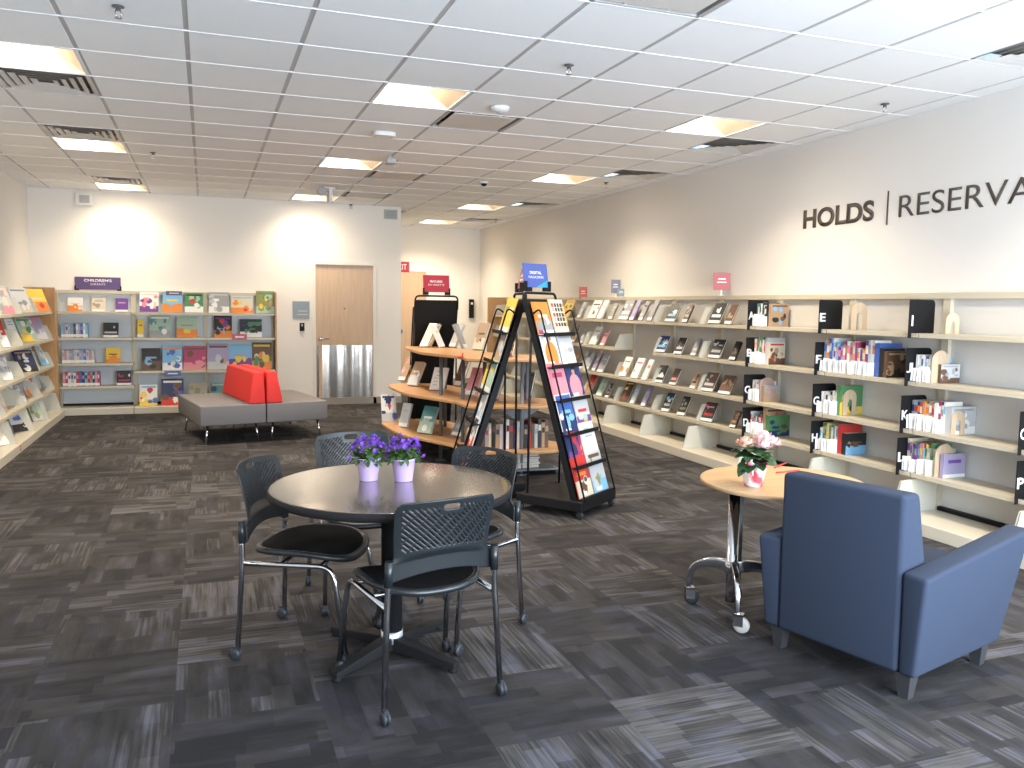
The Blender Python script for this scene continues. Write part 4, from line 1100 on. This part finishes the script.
# ------------------------------------------------------------------ magazine racks
def rack(label, loc, rz):
    t = thing('magazine_rack', label, 'magazine rack', loc, rz, 'tall black magazine racks')
    W = .235; yb0, yb1, z0, z1 = -.20, .24, .13, 1.555     # sloped board from front bottom to top back
    def sl(z): return yb0 + (yb1-yb0)*(z-z0)/(z1-z0)
    MB().hexa([(-W,sl(z0)+.0,z0),(W,sl(z0),z0),(W,sl(z0)+.02,z0),(-W,sl(z0)+.02,z0)], [(-W,sl(z1),z1),(W,sl(z1),z1),(W,sl(z1)+.02,z1),(-W,sl(z1)+.02,z1)]).build('back_board', BLACK, t)
    MB().tube(fillet([(-W,sl(z1)+.01,z1-.1),(-W,sl(1.6)+.01,1.6),(W,sl(1.6)+.01,1.6),(W,sl(z1)+.01,z1-.1)], .05, 6), .010, 8).build('top_loop', BLACK, t)
    for s in (-1, 1):
        MB().hexa([(s*W-.006,sl(z0)-.02,z0-.02),(s*W+.006,sl(z0)-.02,z0-.02),(s*W+.006,sl(z0)+.03,z0-.02),(s*W-.006,sl(z0)+.03,z0-.02)], [(s*W-.006,sl(z1)-.01,z1),(s*W+.006,sl(z1)-.01,z1),(s*W+.006,sl(z1)+.03,z1),(s*W-.006,sl(z1)+.03,z1)]).build('side_panel', BLACK, t)
        MB().tube(fillet([(s*W,sl(1.42)+.0,1.43),(s*W,sl(1.44)-.085,1.49),(s*(W+.006),sl(.14)-.085,.13)], .04, 5), .007, 8).build('side_rail', BLACK, t)
    for k in range(6):
        z = TIER[k]
        MB().box(-W+.006, W-.006, sl(z)-.075, sl(z)+.005, z-.008, z).box(-W+.006, W-.006, sl(z)-.080, sl(z)-.072, z-.012, z+.016).build('tray', BLACK, t)
    MB().box(-.275,.275,-.275,.275,.055,.125).build('base', BLACK, t, .006)
    for sx in (-1,1):
        MB().tube([(sx*W,.20,.12),(sx*W,sl(1.30)+.03,1.30)], .009, 8).build('rear_strut', BLACK, t)
        for sy in (-1,1):
            MB().lathe([(.012,-.012),(.025,-.012),(.027,0),(.025,.012),(.012,.012)], 16, Matrix.Translation((sx*.25,sy*.25,.027)) @ Matrix.Rotation(R(90),4,'Y')).box(sx*.25-.014,sx*.25+.014,sy*.25-.014,sy*.25+.014,.04,.056).build('caster', RUBBER, t)
    return t, sl
TIER = [1.295, 1.065, .825, .585, .355, .135]
RK1 = ((2.515, 5.62, 0), R(37)); RK2 = ((2.10, 6.30, 0), R(-99)); RK3 = ((2.40, 9.15, 0), R(175))
r1, sl = rack('black sloping magazine rack facing the camera, blue sign on top', *RK1)
dup(r1, RK2[0], RK2[1], 'black magazine rack seen edge-on, leaning left beside the blue-signed rack')
dup(r1, RK3[0], RK3[1], 'black display rack seen from its back beyond the wooden shelves, red sign on top')
def mags(base, rows, seed, where):
    M0 = Matrix.Translation(base[0]) @ Matrix.Rotation(base[1], 4, 'Z'); lean = math.atan2(.415, 1.37)
    for k, row in enumerate(rows):
        for j, (xc, w, h_, st, cols, name_) in enumerate(row):
            z = TIER[k]+.002; p = M0 @ Vector((xc, sl(z)-.03-.006*j+.0, z))
            book('%s %s' % (name_, where), 'magazine', 'magazines on the racks', p, (-lean, 0, base[1]), w*1.04, h_*1.05, .008, st, cols, seed+k*3+j, parts=True, sticker=(st in ('picture','split','portrait') and seed < 3500), name='magazine', gu=36, gv=46)
mags(RK1, [
 [(-.115,.215,.235,'split',['orange','grey','white','skin','white'],'orange-topped magazine with people'), (.115,.20,.255,'swatch',['red','pink','orange','lilac','purple','yellow'],'magazine with a grid of coloured squares')],
 [(-.115,.21,.26,'portrait',['white','orange','magenta'],'white magazine with a woman in orange'), (.11,.20,.23,'picture',['silver','white','grey','white','red'],'pale silver magazine')],
 [(-.115,.225,.26,'plain',['pink','magenta'],'pink magazine with a white sticker'), (.115,.21,.25,'portrait',['navy','pink','silver'],'dark magazine with a woman in pink')],
 [(-.115,.205,.27,'split',['blue','navy','sky','white'],'navy-blue magazine'), (.115,.205,.25,'split',['silver','purple','red','orange','mint'],'white and purple magazine with red food')],
 [(-.13,.18,.25,'picture',['navy','purple','red','magenta','blue'],'dark magazine with purple and red figures'), (.11,.21,.285,'letter',['white','silver'],'white leaflet printed with lines of text')],
 [(-.115,.215,.285,'split',['red','cream','orange','brown','white'],'red-topped food magazine'), (.115,.21,.29,'picture',['silver','sky','brown','tan','olive'],'pale blue magazine with a food picture')]],
 3000, 'on the blue-signed rack')
# mid magazine between the two on the fifth tier
M0 = Matrix.Translation(RK1[0]) @ Matrix.Rotation(RK1[1], 4, 'Z')
p = M0 @ Vector((-.035, sl(TIER[4])-.026, TIER[4]+.002))
book('bright orange and magenta magazine between two others on the blue-signed rack', 'magazine', 'magazines on the racks', p, (-math.atan2(.415,1.37), 0, RK1[1]), .15, .255, .006, 'picture', ['magenta','orange','purple','orange','yellow'], 77, name='magazine', gu=36, gv=46)
mags(RK2, [
 [(-.10,.21,.27,'plain',['yellow','olive'],'yellow-green magazine at top'), (.115,.21,.26,'plain',['yellow','white'],'lime magazine at top, nearer')],
 [(.10,.21,.26,'picture',['grey','tan','silver'],'grey and tan magazine on second tier')],
 [(-.10,.21,.26,'plain',['yellow','olive'],'lime magazine on third tier'), (.115,.21,.25,'plain',['mint','yellow'],'pale lime magazine on third tier, nearer')],
 [(.10,.21,.27,'picture',['silver','sky','white'],'silver magazine on fourth tier')],
 [(.10,.21,.27,'picture',['white','red','navy'],'white magazine on fifth tier')],
 [(.10,.21,.27,'picture',['red','navy','tan'],'red magazine on lowest tier')]], 4000, 'of the edge-on rack')
def rack_sign(base, label, m, w, h, l1, l2, corner=False, zt=1.612, sx_=0):
    M0 = Matrix.Translation(base[0]) @ Matrix.Rotation(base[1], 4, 'Z'); p = M0 @ Vector((sx_, .255, zt))
    rz = base[1]
    t = thing('rack_sign', label, 'sign', p, rz, 'signs clipped on top of the racks'); ln = Matrix.Rotation(R(-12), 4, 'X')
    MB().box(-w/2, w/2, -.004, .004, .03, .03+h, ln).build('panel', m, t)
    if corner:
        n = MB().add([(w/2,-.0052,.03),(w/2,-.0052,.03+h*.33),(-w*.05,-.0052,.03)], [(0,1,2)], ln).build('cyan_corner', CYAN, t)
    text_mesh('bold_line', l1, w*.48, h*.12, WHITEP, ln @ Matrix.Translation((-w*.24,-.004,.03+h*.56)) @ Matrix.Rotation(R(90),4,'X'), t, .02, .001)
    text_mesh('light_line', l2, w*.62, h*.10, PLASW, ln @ Matrix.Translation((-w*.31,-.004,.03+h*.38)) @ Matrix.Rotation(R(90),4,'X'), t, 0, .001)
    for s in (-1, 1):
        MB().box(min(s*(w/2+.006),s*(w/2-.01)), max(s*(w/2+.006),s*(w/2-.01)), -.014,.014,0,.075).box(min(s*w/2,s*(w/2-.055)), max(s*w/2,s*(w/2-.055)), -.014,.014,0,.03).build('clip', BLACK, t)
    return t
rack_sign(RK1, 'blue sign with a cyan corner standing on the camera-facing rack', BLUS, .225, .18, 'DIGITAL', 'MAGAZINES', True, sx_=-.05).rotation_euler = (0, 0, R(16))
rack_sign(RK2, 'mauve sign seen edge-on at the top of the left-leaning rack', mat('mauve_sign',(.30,.10,.16),.4), .20, .165, 'DIGITAL', 'MAGAZINES', False)
rack_sign((RK3[0], RK3[1]), 'crimson sign standing on the rack beyond the wooden shelves', REDS, .29, .19, 'FEATURED', 'EN VEDETTE', False)
# the crimson sign faces the camera, back to back with its rack
so = [o for o in C.objects if o.name.startswith('rack_sign')][-1]; so.rotation_euler = (0, 0, RK3[1]-PI)

# ------------------------------------------------------------------ serpentine wooden display shelf
t = thing('display_shelf', 'curved wooden display shelf unit on grey metal posts behind the magazine racks', 'shelf', (0,0,0))
def outline(k):
    # k widens lower shelves towards the left
    return [(1.95-k,8.95),(1.90-k,8.45),(1.90-k*.7,7.95),(2.02-k*.4,7.55),(2.13-k*.2,7.2),(2.12,6.95),(2.22,6.82),(2.5,6.74),(2.85,6.72),(3.05,6.85),(3.08,7.15),(2.9,7.35),(2.72,7.5),(2.62,7.8),(2.55,8.3),(2.45,8.80),(2.2,9.02)]
SZ = [1.045, .635, .235]
for z, k in zip(SZ, (-.09, .08, .15)):
    pl = [(p.x, p.y) for p in smooth_path([(a, b, 0) for a, b in outline(k)], 4, True)]
    MB().prism(pl, z-.028, z).build('curved_shelf', MAPLES, t, .006)
for (x, y, z0, z1, m) in ((2.12,7.75,0,1.017,DGREYM),(2.38,7.2,0,1.017,DGREYM),(2.33,8.35,0,1.017,DGREYM),(2.62,6.86,0,1.017,GREYM),(2.80,7.2,0,1.017,GREYM),(2.22,7.35,.0,1.017,DGREYM)):
    MB().tube([(x,y,z0),(x,y,z1)], .018, 10).lathe([(.05,0),(.05,.01)], 14, Matrix.Translation((x,y,0))).build('post', m, t)
for (x, y) in ((2.62,6.90),):
    MB().add([(x-.22,y,SZ[1]-.029),(x+.22,y,SZ[1]-.029),(x+.03,y,SZ[1]-.15),(x-.03,y,SZ[1]-.15),(x-.22,y+.006,SZ[1]-.029),(x+.22,y+.006,SZ[1]-.029),(x+.03,y+.006,SZ[1]-.15),(x-.03,y+.006,SZ[1]-.15)], [(0,1,2,3),(7,6,5,4),(0,3,7,4),(1,5,6,2),(3,2,6,7),(0,4,5,1)]).build('gusset', GREYM, t)
for z in SZ[:2]:
    MB().tube([(2.14,7.75,z-.05),(2.30,8.3,z-.05)], .01, 8).tube([(2.22,7.35,z-.05),(2.38,7.2,z-.05)], .01, 8).build('cross_bar', DGREYM, t)
MB().prism([(2.45,6.80),(2.95,6.78),(2.98,7.05),(2.5,7.1)], .045, .06).build('low_tray', GREYM, t)
MB().lathe([(.012,-.010),(.022,-.010),(.022,.010),(.012,.010)], 14, Matrix.Translation((2.5,6.84,.022)) @ Matrix.Rotation(R(90),4,'Y')).lathe([(.012,-.010),(.022,-.010),(.022,.010),(.012,.010)], 14, Matrix.Translation((2.93,6.82,.022)) @ Matrix.Rotation(R(90),4,'Y')).build('caster', RUBBER, t)
def at_shelf(px, py, z): return on_z(px, py, z)
GB = [ # shelf, px0, px1, pytop, pybottom, yaw, lean, style, cols, thickness, label
 (0,419,429,325,348,-20,32,'plain',['cream','silver'],.03,'pale book leaning back at the left end of the top curved shelf'),
 (0,421,433,325,347,-35,26,'novel',['cream','tan','white'],.03,'cream paperback of the left tent pair on the top curved shelf'),
 (0,439,446,326,348,50,26,'plain',['white','cream'],.03,'white paperback of the left tent pair on the top curved shelf'),
 (0,449,457,325,348,-35,22,'plain',['silver','grey'],.03,'silver book of the right tent pair on the top curved shelf'),
 (0,461,469,325,349,50,24,'plain',['grey','lilac'],.03,'grey book of the right tent pair on the top curved shelf'),
 (0,472,485,324,351,-25,20,'split',['tan','cream','brown'],.035,'brown book standing alone at right on the top curved shelf'),
 (1,397,407,359,382,-25,26,'novel',['tan','pink','silver'],.03,'tan book farthest left on the middle curved shelf'),
 (1,406,419,364,387,-25,24,'split',['tan','silver','white'],.035,'tan and white book second from left on the middle curved shelf'),
 (1,429,445,369,391,-15,20,'letter',['white','silver'],.02,'white-covered book in the centre of the middle curved shelf'),
 (1,453,464,361,387,-30,20,'novel',['brown','tan','red'],.04,'brown book behind the post on the middle curved shelf'),
 (1,464,478,370,397,-25,22,'novel',['pink','tan','white'],.035,'pink book at right on the middle curved shelf'),
 (2,382,397,395,422,0,14,'picture',['white','silver','navy','blue','red'],.01,'large magazine with a portrait at the left end of the lowest curved shelf'),
 (2,398,409,405,428,-50,20,'plain',['silver','mint'],.03,'slim white-edged book beside the portrait magazine on the lowest curved shelf'),
 (2,416,433,409,435,-25,20,'split',['teal','mint','white'],.035,'teal book in the middle of the lowest curved shelf'),
 (2,450,465,417,438,-30,24,'novel',['grey','tan','silver'],.035,'grey-brown book at right on the lowest curved shelf'),
 (1,488,500,372,400,-25,20,'picture',['grey','tan','silver'],.03,'grey book behind the edge-on rack on the middle curved shelf'),
 (1,520,532,374,400,-20,18,'picture',['brown','red','black'],.03,'dark brown book by the blue-grey post on the middle curved shelf'),
 (0,503,514,335,357,-20,18,'picture',['tan','brown','silver'],.03,'tan book beside the sloping rack on the top curved shelf'),
]
for k, (s_, a, b, ya, yb, yaw, lean, st, cols, th, lab) in enumerate(GB):
    p = on_z((a+b)/2, yb, SZ[s_]); 
    if -40 < yaw < -10: yaw -= 30; lean += 6
    # keep the book on the shelf: push it a little back from the front edge
    d_ = (p-CAM); dist = d_.length; w = min(.19, (b-a-2)*dist/FPX*1.15); h_ = (yb-ya)*dist/FPX/math.cos(R(lean))*.98
    book(lab, 'book', 'books on the curved wooden shelves', (p.x+.01, p.y+.05, SZ[s_]+bottom_offset(R(lean), th)+.001), (-R(lean), 0, R(yaw)), max(w, .10), h_, th, st, cols, 600+k, sticker=False)
a = on_z(459, 354, SZ[0])
t2 = thing('shelf_label', 'red shelf label lying at the front edge of the top curved shelf', 'label', (2.13, 7.15, SZ[0]+.001), R(70))
MB().box(-.08,.08,-.03,-.02,0,.028).box(-.08,.08,-.03,.03,0,.002).build('card', TAPER, t2); MB().box(-.05,.05,-.0312,-.03,.01,.018).build('printed_line', WHITEP, t2)
pal = ['brown','grey','cream','black','tan','silver','magenta','white','brown','navy','cream','grey','black','red','brown','silver','black','tan','brown']
rd = random.Random(4); x = 2.26
for k in range(19):
    th = rd.uniform(.025,.036); h_ = rd.uniform(.21,.27); col = pal[k]
    o = MB().box(-th/2, th/2, 0, .17, 0, h_).build('book', mat('cover_'+col, PAL[col], .45), None, .002); o.location = (x+th/2, 6.90-.04*math.sin((x-2.2)*3), SZ[2]+.001)
    props(o, '%s upright spine on the lowest curved shelf, %s from the left' % (nm(col), ordw[k]), 'book', 'upright books on the lowest curved shelf')
    c2 = pal[(k+5) % 19]; MB().box(-th/2*.8, th/2*.8, -.001, 0, h_*.6, h_*.8).build('spine_print', mat('cover_'+c2, PAL[c2], .45), o)
    x += th+.0015
for k in range(5):
    col = ['cream','grey','white','brown','silver'][k]
    o = MB().box(-.12, .12, -.08, .08, 0, .024).build('book', mat('cover_'+col, PAL[col], .45), None, .002); o.location = (2.66+.012*(k%2), 6.93, .0605+.0258*k); o.rotation_euler = (0,0,R(rd.uniform(-8,8)))
    props(o, '%s book lying flat in the low stack under the curved shelves, %s from the bottom' % (nm(col), ordw[k]), 'book', 'stack of books on the low tray')
    MB().box(-.115,.122,-.0815,.078,.003,.021).build('page_block', PAGES, o)

# ------------------------------------------------------------------ light
w = bpy.data.worlds.new('daylight'); SC.world = w; w.use_nodes = True; nt = w.node_tree
bg = nt.nodes['Background']; sky = nt.nodes.new('ShaderNodeTexSky'); sky.sky_type = 'HOSEK_WILKIE' if False else 'NISHITA'
sky.sun_disc = False; sky.sun_elevation = R(35); sky.sun_rotation = R(180)
nt.links.new(sky.outputs['Color'], bg.inputs['Color']); bg.inputs['Strength'].default_value = .25
def area(name, loc, rot, sx, sy, power, col):
    l = bpy.data.lights.new(name, 'AREA'); l.shape = 'RECTANGLE'; l.size = sx; l.size_y = sy; l.energy = power; l.color = col
    o = bpy.data.objects.new(name, l); C.objects.link(o); o.location = loc; o.rotation_euler = rot; return o
area('window_daylight', (2.9, Y0+.03, 1.45), (R(110), 0, R(8)), 4.0, 2.4, 510, (.72, .84, 1.0))
for c, k in lights:
    x0, x1, y0, y1 = cell(c, k)
    o = area('troffer_lamp', (x0+G/2-.07, y0+G/2, ZC+.070), (0, 0, 0), .34, .48, 15 if k == 11 else 34, (1.0, .83, .62)); o.data.spread = R(125)
SC.view_settings.view_transform = 'Standard'; SC.view_settings.look = 'None'; SC.view_settings.gamma = 1; SC.view_settings.use_curve_mapping = False
SC.view_settings.exposure = .30
SC.cycles.use_denoising = True
